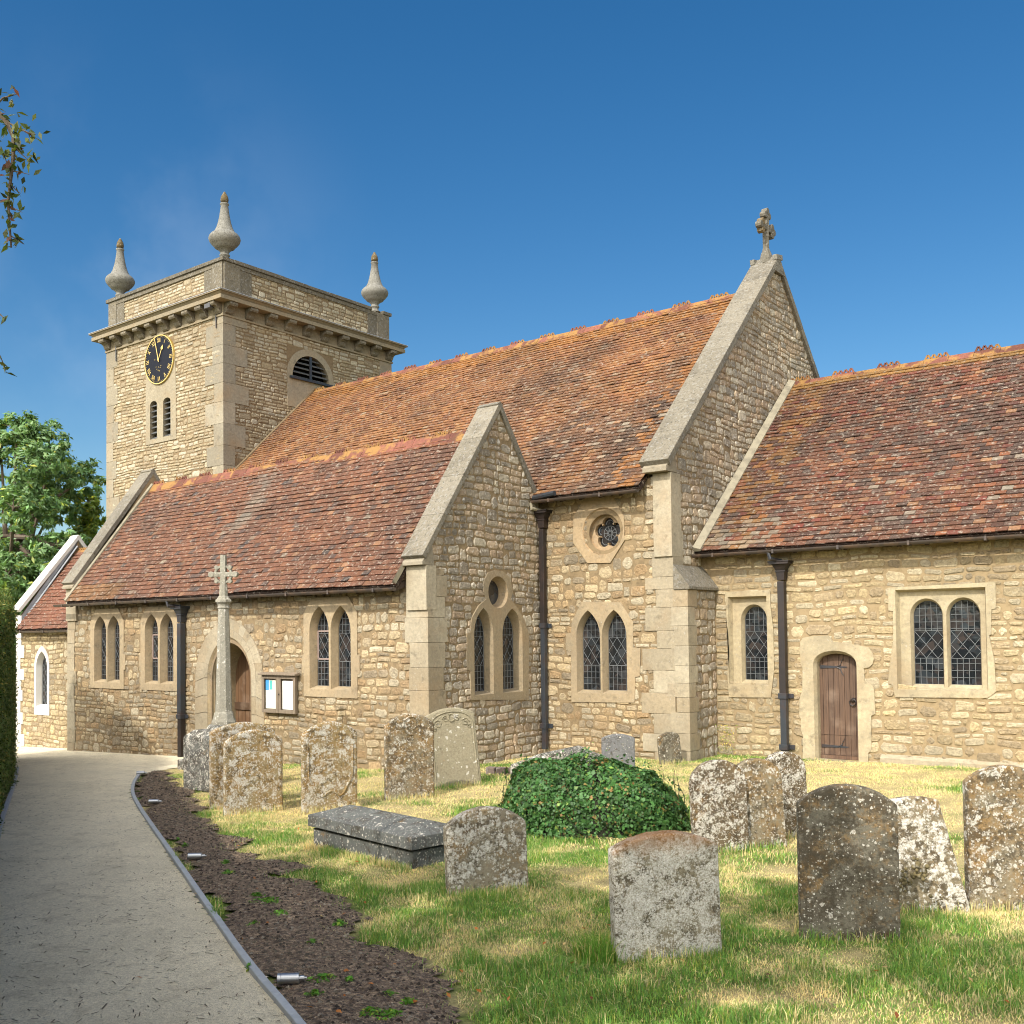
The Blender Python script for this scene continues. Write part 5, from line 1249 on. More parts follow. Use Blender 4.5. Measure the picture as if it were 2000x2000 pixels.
P = e_[None]-d[None]*rg.normal(0, .04, n)[:, None]+nr[None]*(rg.random(n)*1.3)[:, None]; Cs.append(np.column_stack([P, float(gz(-21))+rg.random(n)*3.42])); Ns.append(np.tile(np.append(-d, .1), (n, 1)))
C_, N_ = np.concatenate(Cs), np.concatenate(Ns); n = len(C_)
q = (.6+.8*vn.fbm(C_[:, 0]*2.5+C_[:, 1], C_[:, 2]*2.5, 3))[:, None]
K_ = colvar(lin(88, 108, 50), n, rg, .3, [lin(142, 134, 66), lin(56, 80, 34)], .3)*q
v, c = leaves(C_, N_, .05, .35, K_, rg, 0); fast_mesh('foliage', v, 4, c, M['ivy'], parent=hd)
core_.build('inner_twigs', plain('hedge core', lin(38, 40, 22), .95), hd)

# ------------------------------------------------------------------ trees behind the camera whose shade dapples the grass, one with a branch in view
def droop_branch(lb, Cs, Ns, cols, rg, rd, B):
    D0 = 5.2
    def twig(pix, w0, nleaf, rad=.007):
        pts = [pt_(x, y, D0) for x, y in pix]; lb.tube(pts, [w0*(1-.8*i/(len(pts)-1)) for i in range(len(pts))], 5)
        P = []
        for k in range(nleaf):
            t = rg.random()*(len(pts)-1); i = min(int(t), len(pts)-2); p = pts[i]+(pts[i+1]-pts[i])*(t-i); P.append(p+rg.normal(0, .026, 3))
        Cs.append(np.array(P)); Ns.append(np.tile(V(.3, -.5, .6), (nleaf, 1))); cols.append(colvar(lin(84, 96, 44), nleaf, rg, .3, [lin(120, 62, 40), lin(52, 60, 30)], .3))
    # leaves for this branch are smaller: handled by separate mesh below
    return None
def dapple_tree(name, label, base, clumps, n, seed, size=.17):
    return make_tree(name, label, 'tree', base, 7.5, clumps, n, size, lin(84, 104, 44), [lin(120, 130, 50)], seed, trunk_r=.16, group=None)
def over(base, tg, r=.9):                       # a clump high enough that its shade lands on each ground point
    out = []; rd = random.Random(len(tg))
    for (X, Y, h) in tg: out.append(((X+.156*h-base[0], Y-1.11*h-base[1], h), (r*rd.uniform(.8, 1.15), r*rd.uniform(.8, 1.15), .6)))
    return out
PB = (-6.6, -3.4, float(gz(-6)))
plum = dapple_tree('plum_tree', 'purple tinged tree whose thin twigs droop in at the upper left edge', PB, over(PB, [(-6.9, 5.6, 7.4), (-6.2, 6.3, 8.0), (-5.6, 5.0, 7.2), (-4.9, 5.9, 7.8), (-4.5, 4.7, 7.0), (-4.1, 6.4, 8.2), (-3.8, 5.3, 7.5), (-5.1, 6.9, 8.4), (-6.4, 4.6, 6.8), (-7.6, 6.3, 8.0), (-3.9, 4.6, 7.0), (-4.9, 4.2, 6.8), (-3.2, 5.7, 7.9)], .76), 27000, 33)
tw_m, lf = MB(), []
rg = np.random.default_rng(77)
def twig(pix, w0, nleaf, D0=5.2, jit=.03):
    pts = [pt_(x, y, D0) for x, y in pix]; tw_m.tube(pts, [w0*(1-.7*i/(len(pts)-1)) for i in range(len(pts))], 5)
    for k in range(nleaf):
        t = rg.random()*(len(pts)-1); i = min(int(t), len(pts)-2); p = pts[i]+(pts[i+1]-pts[i])*(t-i); lf.append(p+rg.normal(0, jit, 3))
z5 = lambda x, y: (x/3.217, 160+y/3.217)
twig([(-400, -260), (-160, 60), (-20, 200), z5(40, 250), z5(85, 350), z5(82, 480), z5(66, 620), z5(50, 760), z5(60, 900), z5(70, 1040)], .016, 95, jit=.022)
twig([z5(40, 250), z5(110, 290), z5(180, 320), z5(225, 330)], .006, 22)
twig([z5(-30, 150), z5(20, 100), z5(60, 90), z5(110, 75)], .006, 18)
twig([z5(85, 400), z5(130, 450), z5(180, 490)], .005, 22)
twig([z5(-20, 420), z5(30, 470), z5(60, 560)], .005, 16)
twig([z5(80, 560), z5(140, 570), z5(185, 582)], .004, 6)
twig([z5(55, 780), z5(100, 800), z5(140, 820)], .004, 8)
twig([z5(66, 640), z5(100, 680), z5(130, 700)], .004, 10)
twig([z5(-60, 700), z5(-10, 745), z5(30, 740)], .004, 10)
twig([z5(60, 960), z5(100, 990), z5(150, 1020)], .004, 8)
twig([(-160, 60), (-120, 300), z5(-140, 1250), z5(0, 1460), z5(22, 1480)], .008, 7, jit=.012)
twig([z5(-140, 1250), z5(-120, 1550), z5(0, 1720), z5(30, 1790), z5(40, 1830)], .005, 12, jit=.010)
lf = np.array(lf); v, c = leaves(lf, np.tile(V(.5, -.4, .3), (len(lf), 1)), .055, .42, colvar(lin(92, 100, 48), len(lf), rg, .3, [lin(96, 60, 40), lin(54, 64, 32), lin(70, 86, 40)], .55), rg, .9)
o = fast_mesh('drooping_leaves', v, 4, c, M['leaf'], parent=plum)
base_l = V(-6.6, -2.6, float(gz(-6))+4.2); e0 = pt_(-400, -260, 5.2); tw_m.tube([base_l, (base_l+e0)/2+V(0, 0, .5), e0], [.05, .035, .016], 6)
tw_m.build('drooping_branch', M['bark'], plum)
LB = (-1.4, -3.2, float(gz(-2)))
dapple_tree('lime_tree', 'leafy tree standing south of the graves, outside the frame', LB, over(LB, [(-3.2, 7.0, 8.6), (-2.5, 6.4, 8.0), (-2.1, 7.2, 8.5), (-1.4, 6.7, 7.8), (-3.0, 7.9, 8.9), (-.8, 7.2, 8.2), (-.3, 6.5, 7.4)], .70), 12000, 35)

# ------------------------------------------------------------------ gravestones
def grave_mat(name, base, c2, white=.2, orange=.2, dark=.2, wsc=14, crest=None):
    m_, t, b = newmat(name); g = NG(t)
    col = g.mix(g.map(g.noise(4, 7, .7), .35, .65, 0, 1), base, c2)
    col = g.mix(g.map(g.noise(38, 7, .75), .38, .66, 0, .75), col, hsv(base, .52))
    col = g.mix(g.map(g.noise(70, 4, .7), .55, .72, 0, .5), col, hsv(base, 1.5))
    og = g.math('ADD', g.math('MULTIPLY', g.noise(3.4, 8, .75, dist=.3), .7), g.math('MULTIPLY', g.noise(26, 6, .7), .3))
    col = g.mix(g.map(og, .60-orange*.3, .68-orange*.25, 0, .62), col, lin(148, 112, 58))
    dk = g.math('ADD', g.math('MULTIPLY', g.noise(6, 6, .7), .55), g.math('MULTIPLY', g.noise(34, 6, .75), .45))
    col = g.mix(g.map(dk, .62-dark*.32, .68-dark*.28, 0, .75), col, lin(64, 56, 44))
    tone = g.ramp(g.noise(wsc*5, 7, .8), [(.34, lin(116, 108, 90)), (.44, lin(174, 168, 152)), (.56, lin(216, 212, 202)), (.7, lin(236, 234, 226))])
    # crusts: ragged patches broken up by fine noise
    pt = g.math('ADD', g.math('MULTIPLY', g.noise(wsc*.42, 9, .78, dist=.2), .62), g.math('MULTIPLY', g.noise(wsc*2.6, 7, .75), .38))
    col = g.mix(g.map(pt, .66-white*.34, .69-white*.32, 0, .85), col, tone)
    for sc, thr, dist_, off in ((wsc*.8, white*.32, .36, 0), (wsc*1.5, white*.5, .38, 3), (wsc*3.0, white*.7, .40, 7)):
        wv = g.warp(.9/sc, sc*1.6); ad = g.n("ShaderNodeVectorMath", operation='ADD'); g.l(wv, ad.inputs[0]); ad.inputs[1].default_value = (off, off*.7, off*.3)
        vo = g.vor(sc, vec=ad.outputs[0]); sep = g.n("ShaderNodeSeparateColor"); g.l(vo.outputs["Color"], sep.inputs[0])
        d_ = g.math('ADD', vo.outputs["Distance"], g.math('MULTIPLY', g.noise(sc*4, 5, .7), .22))
        disc = g.map(d_, dist_+.06, dist_+.12, 1, 0); rim = g.map(d_, .14, .30, .45, 1); ok = g.math('LESS_THAN', sep.outputs[0], thr)
        col = g.mix(g.math('MULTIPLY', g.math('MULTIPLY', g.math('MULTIPLY', disc, rim), ok), .85), col, tone)
    if crest:
        sz_ = g.n("ShaderNodeSeparateXYZ"); g.l(g.coord(), sz_.inputs[0]); hz_ = g.math('ADD', sz_.outputs[2], g.math('MULTIPLY', g.noise(9, 7, .75), .34))
        col = g.mix(g.map(hz_, crest, crest+.12, 0, .75), col, g.mix(g.noise(18, 5, .7), lin(176, 112, 34), lin(104, 78, 46)))
    g.l(col, b.inputs["Base Color"]); b.inputs["Roughness"].default_value = .93; b.inputs["Specular IOR Level"].default_value = .2
    g.bump(g.math('ADD', g.noise(45, 8, .75), g.math('ADD', g.noise(9, 6, .65), pt)), .9, .016, b); return m_
cloud = bpy.data.textures.new('erosion', 'CLOUDS'); cloud.noise_scale = .09; cloud.noise_depth = 4
def profile(kind, w_, h_):
    a = w_/2; P = []
    if kind == 'segment':
        rise = w_*.20; zs = h_-rise; r = (a*a+rise*rise)/(2*rise); th = math.asin(min(1, a/r))
        P = [(r*math.sin(-th+2*th*i/16), h_-r+r*math.cos(-th+2*th*i/16)) for i in range(17)]
    elif kind == 'flat':
        rise = w_*.13; r = (a*a+rise*rise)/(2*rise); th = math.asin(min(1, a/r))
        P = [(r*math.sin(-th+2*th*i/16), h_-r+r*math.cos(-th+2*th*i/16)) for i in range(17)]
    elif kind == 'round':
        zs = h_-a*.8; P = [(-a*math.cos(math.pi*i/16), zs+a*.8*math.sin(math.pi*i/16)) for i in range(17)]
    elif kind == 'shoulder':
        s_ = a*.80; zs = h_-s_*.42; rise = s_*.42; r = (s_*s_+rise*rise)/(2*rise); th = math.asin(min(1, s_/r))
        P = [(-a, zs-.06), (-a*.95, zs-.015), (-s_, zs)]+[(r*math.sin(-th+2*th*i/12), h_-r+r*math.cos(-th+2*th*i/12)) for i in range(1, 12)]+[(s_, zs), (a*.95, zs-.015), (a, zs-.06)]
    return [(-a, -.25)]+P+[(a, -.25)]
def gravestone(label, base_px, top_y, wpx, naz, kind, mat, th=.09, lean=0, side=0, name='gravestone', carve=None, disp=.010, real_w=None, group=None):
    P = ground(*dD(*base_px)); dpt = depth(P); n_ = V(math.sin(R(naz)), math.cos(R(naz)), 0); vd = (P-V(0, 0, EYE)); vd[2] = 0; vd /= np.linalg.norm(vd)
    cosv = abs(n_ @ vd); w_ = wpx*1.0352*dpt/F_PX/max(cosv, .3); h_ = (base_px[1]-top_y)*1.0352*dpt/F_PX*1.02
    lp = profile(kind, w_, h_); mb = MB()
    mb.prism([(a, -th/2, b_) for a, b_ in lp], (0, th, 0)); me_o = mb.build(name, mat)
    me_o.location = P; me_o.rotation_mode = 'XYZ'
    # local -Y is the front: turn it to face naz
    rz = math.atan2(n_[1], n_[0])+math.pi/2
    me_o.matrix_world = Matrix.Translation(Vector(P)) @ Matrix.Rotation(rz, 4, 'Z') @ Matrix.Rotation(R(lean), 4, 'X') @ Matrix.Rotation(R(side), 4, 'Y')
    rm = me_o.modifiers.new('weather', 'REMESH'); rm.mode = 'VOXEL'; rm.voxel_size = .011 if dpt < 10 else .016; rm.use_smooth_shade = True
    sm_ = me_o.modifiers.new('soften', 'SMOOTH'); sm_.factor = .5; sm_.iterations = 3
    dm = me_o.modifiers.new('erode', 'DISPLACE'); dm.texture = cloud; dm.strength = disp; dm.mid_level = .5; dm.texture_coords = 'GLOBAL'
    tag(me_o, label, 'gravestone', group)
    if carve: carve(me_o, w_, h_, th, mat)
    return me_o
def carve_panel(o, w_, h_, th, mat):            # raised cartouche edge: two scrolls round a smooth field
    mb = MB(); P = []
    for i in range(41):
        t = i/40; a = -math.pi*.02+math.pi*1.04*t; P.append((-w_*.40*math.cos(a) if 0 < t < 1 else w_*.40*(-1 if t == 0 else 1), 0, h_*.42-(h_*.24)*math.sin(a)*(1+.18*math.cos(6*a))))
    P = [(-w_*.41, 0, h_*.74)]+P+[(w_*.41, 0, h_*.74)]
    mb.tube([(x, -th/2-.002, z) for x, _, z in P], .014, 6, cap=True)
    c = mb.build('carved_edge', mat); c.parent = o; c.location = (0, 0, 0)
def carve_scroll(o, w_, h_, th, mat):           # scrollwork and head below the arched top
    mb = MB(); rd = random.Random(4)
    for s_ in (-1, 1):
        for (cx_, cz_, r_) in ((.28, .80, .09), (.12, .86, .07), (.36, .74, .05)):
            mb.tube([(s_*w_*cx_+r_*w_*(1-k/14)*math.cos(k*.75)*s_, -th/2-.004, h_*cz_+r_*w_*(1-k/14)*math.sin(k*.75)) for k in range(13)], .010, 5)
    mb.tube([(w_*.06*math.cos(k*.52), -th/2-.006, h_*.87+w_*.075*math.sin(k*.52)) for k in range(13)], .013, 6)
    arc = [(w_*.42*math.cos(math.pi-math.pi*k/12), -th/2-.004, h_*.80+w_*.22*math.sin(math.pi*k/12)) for k in range(13)]; mb.tube(arc, .010, 5)
    for s_ in (-1, 1): mb.tube([(s_*w_*.43, -th/2-.002, h_*.12), (s_*w_*.43, -th/2-.002, h_*.80)], .012, 6); mb.tube([(s_*w_*.385, -th/2, h_*.2), (s_*w_*.385, -th/2, h_*.70)], .006, 5)
    for (zr_, a_, n__) in ((.63, .26, 15), (.585, .2, 11), (.47, .3, 17), (.43, .24, 13)):
        for k in range(n__):
            if rd.random() < .25: continue
            xx = (-a_+2*a_*k/n__)*w_; mb.tube([(xx, -th/2-.0005, h_*zr_), (xx+rd.uniform(-.006, .006), -th/2-.0005, h_*zr_+rd.uniform(.010, .02))], .0028, 4)
    c = mb.build('carved_scrollwork', mat); c.parent = o; c.location = (0, 0, 0)
def carve_roundel(o, w_, h_, th, mat):
    mb = MB(); mb.tube([(w_*.02+w_*.17*math.cos(k*.35), -th/2-.002, h_*.86+w_*.17*math.sin(k*.35)) for k in range(15)], .014, 6)
    mb.tube([(w_*.02+w_*.09*math.cos(k*.6), -th/2-.002, h_*.87+w_*.09*math.sin(k*.6)) for k in range(11)], .010, 5)
    c = mb.build('carved_roundel', mat); c.parent = o; c.location = (0, 0, 0)
gm = dict(
 brown=grave_mat('orange lichened stone', lin(164, 148, 112), lin(132, 116, 84), .44, .50, .38, 18),
 grey=grave_mat('grey lichened stone', lin(162, 152, 130), lin(130, 118, 98), .45, .34, .46, 15),
 pale=grave_mat('pale buff stone', lin(156, 148, 124), lin(144, 134, 110), .12, .02, .12, 10),
 white=grave_mat('white lichened stone', lin(156, 146, 122), lin(128, 118, 96), .57, .14, .45, 19, crest=.85),
 leaning=grave_mat('patchy white lichened stone', lin(146, 134, 108), lin(116, 104, 84), .48, .28, .46, 11),
 dark=grave_mat('dark lichened stone', lin(128, 122, 106), lin(100, 96, 84), .20, .32, .48, 24),
 streak=grave_mat('streaky white brown stone', lin(122, 106, 82), lin(94, 82, 64), .455, .28, .46, 22),
 rust=grave_mat('rusty grey stone', lin(150, 138, 114), lin(120, 110, 90), .36, .46, .44, 18),
 shaft=grave_mat('grey weathered limestone', lin(158, 154, 140), lin(146, 140, 124), .15, .0, .12, 14),
 tomb=grave_mat('blue grey tomb slab', lin(112, 114, 110), lin(92, 94, 92), .22, .10, .34, 24),
 granite=grave_mat('grey granite', lin(126, 126, 124), lin(104, 104, 106), .1, .0, .3, 30),
 cool=grave_mat('cool grey stone', lin(112, 112, 106), lin(88, 88, 84), .40, .14, .44, 22))
gravestone('large orange and white lichened gravestone with another close in front of it', (458, 1522), 1366, 118, 113, 'flat', gm['brown'], th=.10)
gravestone('lichened gravestone standing right in front of a taller one, left of the shield carved stone', (478, 1534), 1380, 108, 113, 'segment', gm['brown'], th=.09)
gravestone('gravestone with a carved shield shaped panel edge, orange lichen', (622, 1529), 1365, 102, 112, 'segment', gm['brown'], th=.09, carve=carve_panel)
gravestone('upright gravestone with a carved roundel, in front of the pale leaning one', (773, 1506), 1350, 92, 114, 'segment', gm['rust'], th=.09, carve=carve_roundel)
gravestone('pale smooth gravestone with carved scrollwork arch, right behind the roundel carved one', (862, 1483), 1338, 92, 118, 'flat', gm['pale'], th=.09, lean=-7, side=-3, carve=carve_scroll, disp=.006)
gravestone('low brown lichened gravestone behind the big one, near the drainpipe foot', (392, 1490), 1428, 50, 113, 'flat', gm['brown'], th=.09)
gravestone('squat mottled gravestone beside the low chest tomb', (920, 1682), 1526, 150, 124, 'segment', gm['grey'], th=.12, side=-2)
gravestone('broad white lichened gravestone in the front, orange along its top', (1258, 1806), 1575, 196, 130, 'flat', gm['white'], th=.12, side=-1)
gravestone('big dark round topped gravestone with few white spots, standing in the front', (1602, 1770), 1487, 178, 152, 'segment', gm['dark'], th=.11)
gravestone('white patched gravestone leaning sideways behind the big dark one', (1750, 1716), 1508, 140, 150, 'flat', gm['leaning'], th=.10, side=-13, lean=-6)
gravestone('rusty grey gravestone at the right edge of the churchyard view', (1905, 1712), 1450, 142, 146, 'segment', gm['rust'], th=.11)
gravestone('leftmost of three white streaked gravestones in a row right of the ivy', (1360, 1606), 1437, 100, 132, 'round', gm['streak'], th=.09, side=-2)
gravestone('middle and brownest of three streaked gravestones in a row right of the ivy', (1434, 1598), 1434, 92, 132, 'round', gm['rust'], th=.10, side=-3)
gravestone('rear gravestone of the streaked row right of the ivy, orange crest', (1484, 1578), 1421, 76, 128, 'round', gm['streak'], th=.10, side=-2)
gravestone('small grey granite gravestone above the right part of the ivy', (1167, 1462), 1386, 62, 140, 'flat', gm['granite'], th=.09)
gravestone('small dark gravestone close to the church buttress', (1266, 1441), 1382, 40, 122, 'segment', gm['dark'], th=.08, side=-6)
gravestone('round topped gravestone mostly hidden behind the left part of the ivy', (1058, 1500), 1417, 66, 125, 'round', gm['cool'], th=.09)
# moss cushions on the leaning stone
mo = MB(); rd = random.Random(3)
def moss(px, py, s_, n=26):
    P0 = ground(*dD(1750, 1716)); dpt = depth(P0)-.10; c = pt_(px*1.0352, py*1.0352, dpt)
    for k in range(n): q = c+V(*[rd.gauss(0, s_) for _ in range(3)])*V(1, .4, 1); r_ = s_*rd.uniform(.25, .5); mo.lathe(q-V(0, 0, r_), [(r_*.3, 0), (r_*.9, r_*.5), (r_, r_), (r_*.8, r_*1.6), (r_*.2, r_*2)], 7, lin(168, 146, 70))
moss(1732, 1643, .045); moss(1698, 1666, .035); moss(1774, 1700, .022, 12)
o = mo.build('moss_cushion', M['ashlar_worn'], smooth=True); tag(o, 'olive brown moss cushions stuck to the leaning white gravestone', 'moss')
# chest tomb
A0, B0, C0 = ground(612, 1655), ground(806, 1700), ground(866, 1684)
ex = (B0-A0); ex[2] = 0; Lx = np.linalg.norm(ex); ex /= Lx; ey = np.array([-ex[1], ex[0], 0]); ey *= 1 if ey @ (C0-B0) > 0 else -1; Wy = .62
zt_ = float(gz(B0[0])); tomb = empty('chest_tomb', tuple(A0+ex*Lx/2+ey*Wy/2)); tag(tomb, 'low grey chest tomb with hipped stone lid lying in the shaded grass', 'tomb')
Cc = A0+ex*Lx/2+ey*Wy/2; Cc[2] = zt_
mb = MB(); mb.obox(Cc+V(0, 0, .04), ex*(Lx/2), ey*(Wy/2), V(0, 0, .13)); mb.build('base', gm['tomb'], tomb, bevel=.012)
mb = MB(); q = lambda a, b_, z_: Cc+ex*a+ey*b_+V(0, 0, z_); hx_, hy_ = Lx/2+.04, Wy/2+.04
v_ = [q(a, b_, z_) for z_ in (.190, .305) for a, b_ in ((-hx_, -hy_), (hx_, -hy_), (hx_, hy_), (-hx_, hy_))]+[q(-hx_+.24, -.03, .39), q(hx_-.24, -.03, .39), q(hx_-.24, .03, .39), q(-hx_+.24, .03, .39)]
mb.add(v_, [(0, 3, 2, 1), (0, 1, 5, 4), (1, 2, 6, 5), (2, 3, 7, 6), (3, 0, 4, 7), (4, 5, 9, 8), (5, 6, 10, 9), (6, 7, 11, 10), (7, 4, 8, 11), (8, 9, 10, 11)])
mb.build('lid', gm['tomb'], tomb, bevel=.006)
mb = MB(); mb.obox(Cc+V(0, 0, .182), ex*(Lx/2-.03), ey*(Wy/2-.03), V(0, 0, .012)); mb.build('bedding_joint', M['black'], tomb)
# half-hidden tomb slab and kerb stones behind the ivy
P1, P2 = ground(985, 1535), ground(1085, 1510); ex2 = P2-P1; ex2[2] = 0; L2_ = np.linalg.norm(ex2); ex2 /= L2_; ey2 = V(-ex2[1], ex2[0], 0); ey2 *= 1 if ey2[1] > 0 else -1
mb = MB(); cc_ = (P1+P2)/2+ey2*.5; cc_[2] = float(gz(cc_[0]))
v_ = [cc_+ex2*a*.75+ey2*b_*.42+V(0, 0, z_) for z_ in (-.1, .30) for a, b_ in ((-1, -1), (1, -1), (1, 1), (-1, 1))]+[cc_+ex2*a*.62+V(0, 0, .47) for a in (-1, 1)]
mb.add(v_, [(0, 3, 2, 1), (0, 1, 5, 4), (1, 2, 6, 5), (2, 3, 7, 6), (3, 0, 4, 7), (4, 5, 9, 8), (5, 6, 9), (6, 7, 8, 9), (7, 4, 8)])
o = mb.build('coped_grave_slab', gm['cool'], bevel=.012); tag(o, 'coped grey grave slab half hidden behind the ivy mound', 'tomb slab')
mb = MB(); P = ground(966, 1512)
for k in range(3): mb.obox(P+V(-.06+k*.17, .05*k, .05), (.075, .02, .0), (-.02, .07, .0), (0, .0, .06), hsv(lin(180, 150, 130), .9+.08*k))
o = mb.build('kerb_stones', M['ashlar_worn'], bevel=.01); tag(o, 'pinkish broken kerb stones on the grass between pale gravestone and ivy', 'stone kerb')

# ------------------------------------------------------------------ churchyard cross
cpos = V(-12.86, 9.75, 0); cpos[2] = float(gz(cpos[0])); dpt = depth(cpos)
cross = empty('churchyard_cross', tuple(cpos)); tag(cross, 'slender grey stone churchyard cross with octagonal shaft, in front of the south door', 'stone cross')
axc = V(*cpos); pxc = 437.0
# line the shaft up: choose x on the ray at this y
Pm = on(437, 1300, 1, 9.75); axc[0] = Pm[0]; axc[2] = float(gz(axc[0]))
zz = lambda py: float(on(437, py, 1, 9.75)[2])
ppm = F_PX/depth(axc); mb = MB()
c = lin(168, 166, 152); R8 = math.pi/8
zs1, zs2, zs3, ztop = zz(1414), zz(1397), zz(1187), zz(1082)
mb.lathe((axc[0], axc[1], 0), [(.19, zs1), (.19, zs1+.04), (.165, zs1+.09), (.150, zs2+.03), (.138, zs2+.05), (.130, zs2+.06), (.084, zs3-.02)], 8, c, R8)
mb.lathe((axc[0], axc[1], 0), [(.084, zs3-.019), (.098, zs3+.0), (.088, zs3+.02), (.092, zs3+.05), (.128, zs3+.09), (.124, zs3+.12), (.094, zs3+.145), (.090, zs3+.16), (.070, zs3+.18), (.058, ztop-.46)], 8, c, R8)
mb.build('shaft', gm['shaft'], cross)
mb = MB(); zc = zz(1122)
an_ = R(35); ax_ = V(math.cos(an_), math.sin(an_), 0); ay_ = V(-math.sin(an_), math.cos(an_), 0)
Cx = V(axc[0], axc[1], zc); u8 = V(0, 0, 1)
mb.obox(Cx+u8*(.01), ax_*.042, ay_*.040, u8*.27, c); mb.obox(Cx, ax_*.20, ay_*.038, u8*.036, c)
for sg in (-1, 1): mb.tube([Cx+ax_*sg*.185-ay_*.045, Cx+ax_*sg*.185+ay_*.045], .047, 8, c)
mb.tube([Cx+u8*.22, Cx+u8*.30], .048, 8, c)
n_ = 24
for k in range(n_):
    a0_, a1_ = 2*math.pi*k/n_, 2*math.pi*(k+1)/n_; p = lambda a, r_: Cx+ax_*math.cos(a)*r_+u8*math.sin(a)*r_
    mb.prism([p(a0_, .11)-ay_*.030, p(a1_, .11)-ay_*.030, p(a1_, .145)-ay_*.030, p(a0_, .145)-ay_*.030], ay_*.06, c)
for k in range(4):
    a = math.pi/4+k*math.pi/2; q_ = Cx+ax_*math.cos(a)*.15+u8*math.sin(a)*.15; mb.tube([q_-ay_*.035, q_+ay_*.035], .034, 7, c)
mb.build('cross_head', gm['shaft'], cross, bevel=.006)
mb = MB(); zt2 = zz(1424); hw_ = .43
mb.box((axc[0]-hw_, axc[1]-hw_, axc[2]+.02), (axc[0]+hw_, axc[1]+hw_, zt2-.10)); mb.add([(axc[0]+a*hw_*k, axc[1]+b_*hw_*k, z_) for z_, k in ((zt2-.099, 1), (zt2, .74)) for a, b_ in ((-1, -1), (1, -1), (1, 1), (-1, 1))], BOXF)
mb.lathe((axc[0], axc[1], 0), [(.27, zt2+.001), (.24, zs1-.002)], 8, c, R8); mb.build('socket_stone', gm['cool'], cross, bevel=.012)
P = ground(361, 1505); mb = MB(); mb.obox(P+V(.25, .22, .05), V(.48, 0, 0), V(0, .22, 0), V(0, 0, .13)); o = mb.build('stone_block', gm['cool'], bevel=.012); tag(o, 'low grey stone block on the grass edge near the drainpipe, left of the brown gravestones', 'stone block')

# ------------------------------------------------------------------ notice board on the aisle wall, papers, vent pipe
y_ = AI['y0']; fy = y_-.10
P0, P1 = on(511, 1391, 1, fy), on(576, 1320, 1, fy); x0, x1 = P0[0], P1[0]; zb_, zt_ = P0[2], P1[2]
nb = empty('notice_board', ((x0+x1)/2, y_-.04, zb_)); tag(nb, 'silvery oak glazed notice board fixed to the wall right of the south door', 'notice board')
mb = MB(); mb.box((x0+.01, fy+.022, zb_), (x1-.01, y_-.03, zb_+.03)); mb.box((x0+.01, fy+.022, zt_-.03), (x1-.01, y_-.03, zt_)); mb.box((x0+.011, fy+.022, zb_+.03), (x0+.035, y_-.03, zt_-.03)); mb.box((x1-.035, fy+.022, zb_+.03), (x1-.011, y_-.03, zt_-.03)); mb.box((x0+.02, y_-.05, zb_+.01), (x1-.02, y_-.028, zt_-.01), (.8, .75, .65)); mb.build('case', M['greywood'], nb)
mb = MB(); mb.prism([(x0-.05, fy-.05, zt_+.003), (x0-.05, y_-.025, zt_+.003), (x0-.05, y_-.025, zt_+.06), (x0-.05, fy-.05, zt_+.03)], (x1-x0+.10, 0, 0)); mb.build('canopy', M['greywood'], nb, bevel=.004)
xm = (x0+x1)/2
for (a, b_) in ((x0, xm-.004), (xm+.004, x1)):
    mb = MB(); s_ = .065
    mb.box((a, fy, zb_), (b_, fy+.02, zb_+s_)); mb.box((a, fy, zt_-s_), (b_, fy+.02, zt_)); mb.box((a, fy, zb_+s_), (a+s_, fy+.02, zt_-s_)); mb.box((b_-s_, fy, zb_+s_), (b_, fy+.02, zt_-s_)); mb.build('door', M['greywood'], nb, bevel=.003)
mb = MB(); mb.lathe((xm+.03, fy-.012, (zb_+zt_)/2), [(0, -.015), (.012, -.015), (.012, .015), (0, .015)], 8); mb.build('lock', M['rust'], nb)
def sheet(name, a, b_, c0, c1, mat, label, cat, yy=y_-.058):
    mb = MB(); mb.box((a, yy-.003, c0), (b_, yy, c1)); o = mb.build(name, M[mat]); tag(o, label, cat); return o
lw = (xm-x0)
sheet('paper_notice', x0+.075, xm-.07, zb_+.075, zt_-.09, 'paper_cream', 'cream backing sheet filling the left door of the notice board', 'paper')
sheet('leaflet', x0+.08, x0+.17, zt_-.28, zt_-.09, 'paper_blue', 'blue leaflet at top left of the notice board', 'leaflet', y_-.063)
sheet('leaflet', x0+.19, x0+.27, zt_-.27, zt_-.10, 'paper_teal', 'teal leaflet beside the blue one in the notice board', 'leaflet', y_-.063)
sheet('paper_notice', xm+.08, x1-.075, zb_+.075, zt_-.10, 'paper', 'large white notice in the right door of the notice board', 'paper')

# ------------------------------------------------------------------ path spotlights
def make_spot():
    root = empty('spotlight', (0, 0, 0)); a = MB(); r3 = V(1, 0, 0)
    a.tube([(-.10, 0, .05), (-.072, 0, .05), (-.070, 0, .05), (-.068, 0, .05), (.085, 0, .05)], [.046, .046, .044, .046, .046], 24); a.build('body', M['steel'], root)
    a = MB(); a.tube([(.086, 0, .05), (.13, 0, .052)], .022, 12); a.tube([(.13, 0, .052), (.15, 0, .052)], .012, 8); a.build('cable_gland', M['steel'], root)
    a = MB(); a.tube([(-.101, 0, .05), (-.104, 0, .05)], .040, 20); a.build('lens', M['black'], root)
    a = MB(); a.tube([(.02, 0, .01), (.02, 0, -.12)], [.012, .004], 6); a.build('spike', M['iron'], root); return root
sp0 = make_spot(); lab = ['brushed steel spotlight lying by the kerb, nearest of the four to the camera', 'brushed steel spotlight by the kerb, second nearest', 'steel spotlight by the kerb, third one along the bed', 'farthest steel spotlight, at the curved end of the kerb']
